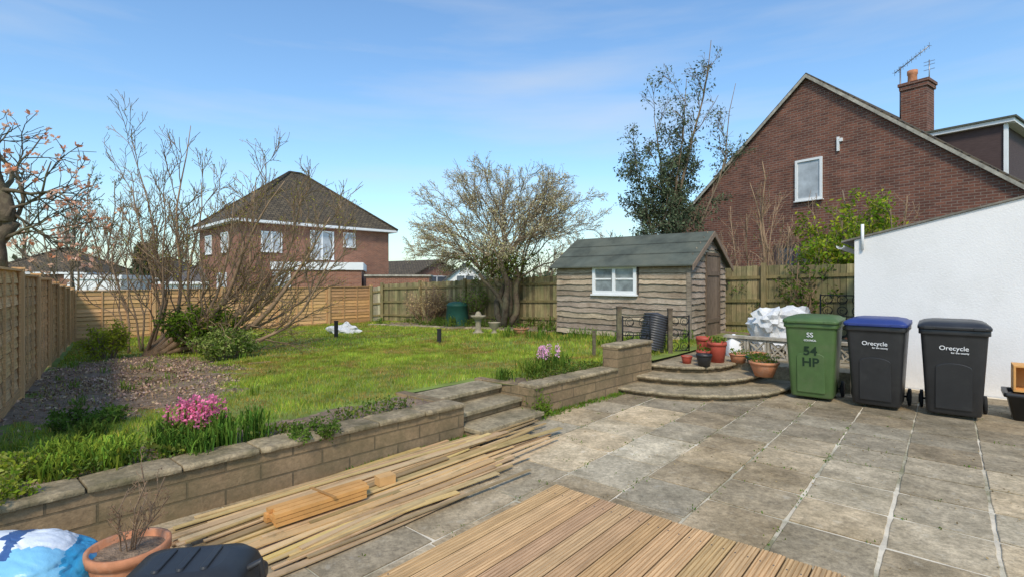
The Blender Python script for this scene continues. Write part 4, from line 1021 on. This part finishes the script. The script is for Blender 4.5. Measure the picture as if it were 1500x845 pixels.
s.obj('dried_plant',[M['barkw'],M['litter']])
s=MB();bx=V(-1.20,1.90,0);u=V(.985,.17,0).normalized();v=V(-u.y,u.x,0)
s.loft([rrect(bx,u,v,w,d,.06,z,6) for (z,w,d) in ((.0,.38,.28),(.02,.40,.30),(.29,.45,.34),(.30,.48,.37),(.335,.48,.37),(.345,.46,.35),(.40,.42,.32),(.435,.36,.26),(.45,.26,.18))],0)
for o in (-.08,.0,.08): s.loft([rrect(bx+u*o,u,v,w,d,.012,z,3) for (z,w,d) in ((.436,.03,.18),(.458,.024,.16))],0)
s.tube([bx+u*.17+Z*.38,bx+u*.25+Z*.42,bx+u*.26+Z*.34,bx+u*.22+Z*.28],.016,8)
s.obj('black_storage_box',[M['black']],bevel=.004)
s=MB();c=L(7.72,.80)
s.loft([rrect(c,E,D1,w,d,.03,z) for (z,w,d) in ((.015,.56,.32),(.26,.66,.40),(.262,.72,.46),(.305,.72,.46),(.306,.64,.38),(.27,.62,.36))],0);s.obj('black_trough_planter',[M['black']])
s=MB();o=L(7.62,.52,.308)
for z in (0,.26): s.box(o+Z*z,E*.7,D1*.3,Z*.02,0)
for q in (0,.68): s.box(o+Z*.0205+E*q,E*.02,D1*.3,Z*.239,0)
s.box(o+E*.0205+D1*.28+Z*.0205,E*.658,D1*.018,Z*.238,0,(.7,.7,.7))
s.obj('wooden_shelf_box',[M['batten2']],bevel=.003)

# ------------------------------------------------------------ light, sky, camera
sunv=V(-.08,-1,0).normalized();el=math.radians(46)
sd=V(sunv.x*math.cos(el),sunv.y*math.cos(el),math.sin(el))
sl=bpy.data.lights.new('sun','SUN');sl.energy=2.9;sl.angle=math.radians(10);sl.color=(1,.885,.72)
so=bpy.data.objects.new('sun',sl);COL.objects.link(so);so.rotation_euler=(-sd).to_track_quat('-Z','Y').to_euler()
wd=bpy.data.worlds.new('World');bpy.context.scene.world=wd;wd.use_nodes=True;t=wd.node_tree
for n in list(t.nodes): t.nodes.remove(n)
out=t.nodes.new('ShaderNodeOutputWorld');bg=t.nodes.new('ShaderNodeBackground');bg.inputs[1].default_value=.135
sky=t.nodes.new('ShaderNodeTexSky');sky.sky_type='NISHITA';sky.sun_disc=False;sky.sun_elevation=el;sky.sun_rotation=math.atan2(sunv.x,sunv.y)
sky.air_density=1.35;sky.dust_density=.8;sky.ozone_density=3.0
tc=t.nodes.new('ShaderNodeTexCoord')
tint=mixc(t,'MULTIPLY',1.,sky.outputs[0],(1.10,1.34,1.52))
mp=t.nodes.new('ShaderNodeMapping');mp.inputs['Scale'].default_value=(1.0,1.0,7.5);mp.inputs['Rotation'].default_value=(0.05,-.08,.3);t.links.new(tc.outputs['Generated'],mp.inputs[0])
n1=noisen(t,mp.outputs[0],1.5,7,.52)
fac=ramp(t,n1,[(.47,0.),(.80,.5)])
cl=mixc(t,'MIX',fac,tint,(5.4,5.7,6.1))
t.links.new(cl,bg.inputs[0]);t.links.new(bg.outputs[0],out.inputs[0])
cam=bpy.data.cameras.new('camera');co=bpy.data.objects.new('camera',cam);COL.objects.link(co)
co.location=(0,0,1.48);co.rotation_euler=(math.radians(90),0,0);cam.sensor_width=36;cam.lens=18;cam.shift_y=-.007;cam.clip_end=2000;cam.clip_start=.05
bpy.context.scene.camera=co
vs=bpy.context.scene.view_settings;vs.view_transform='Standard';vs.look='None';vs.exposure=0
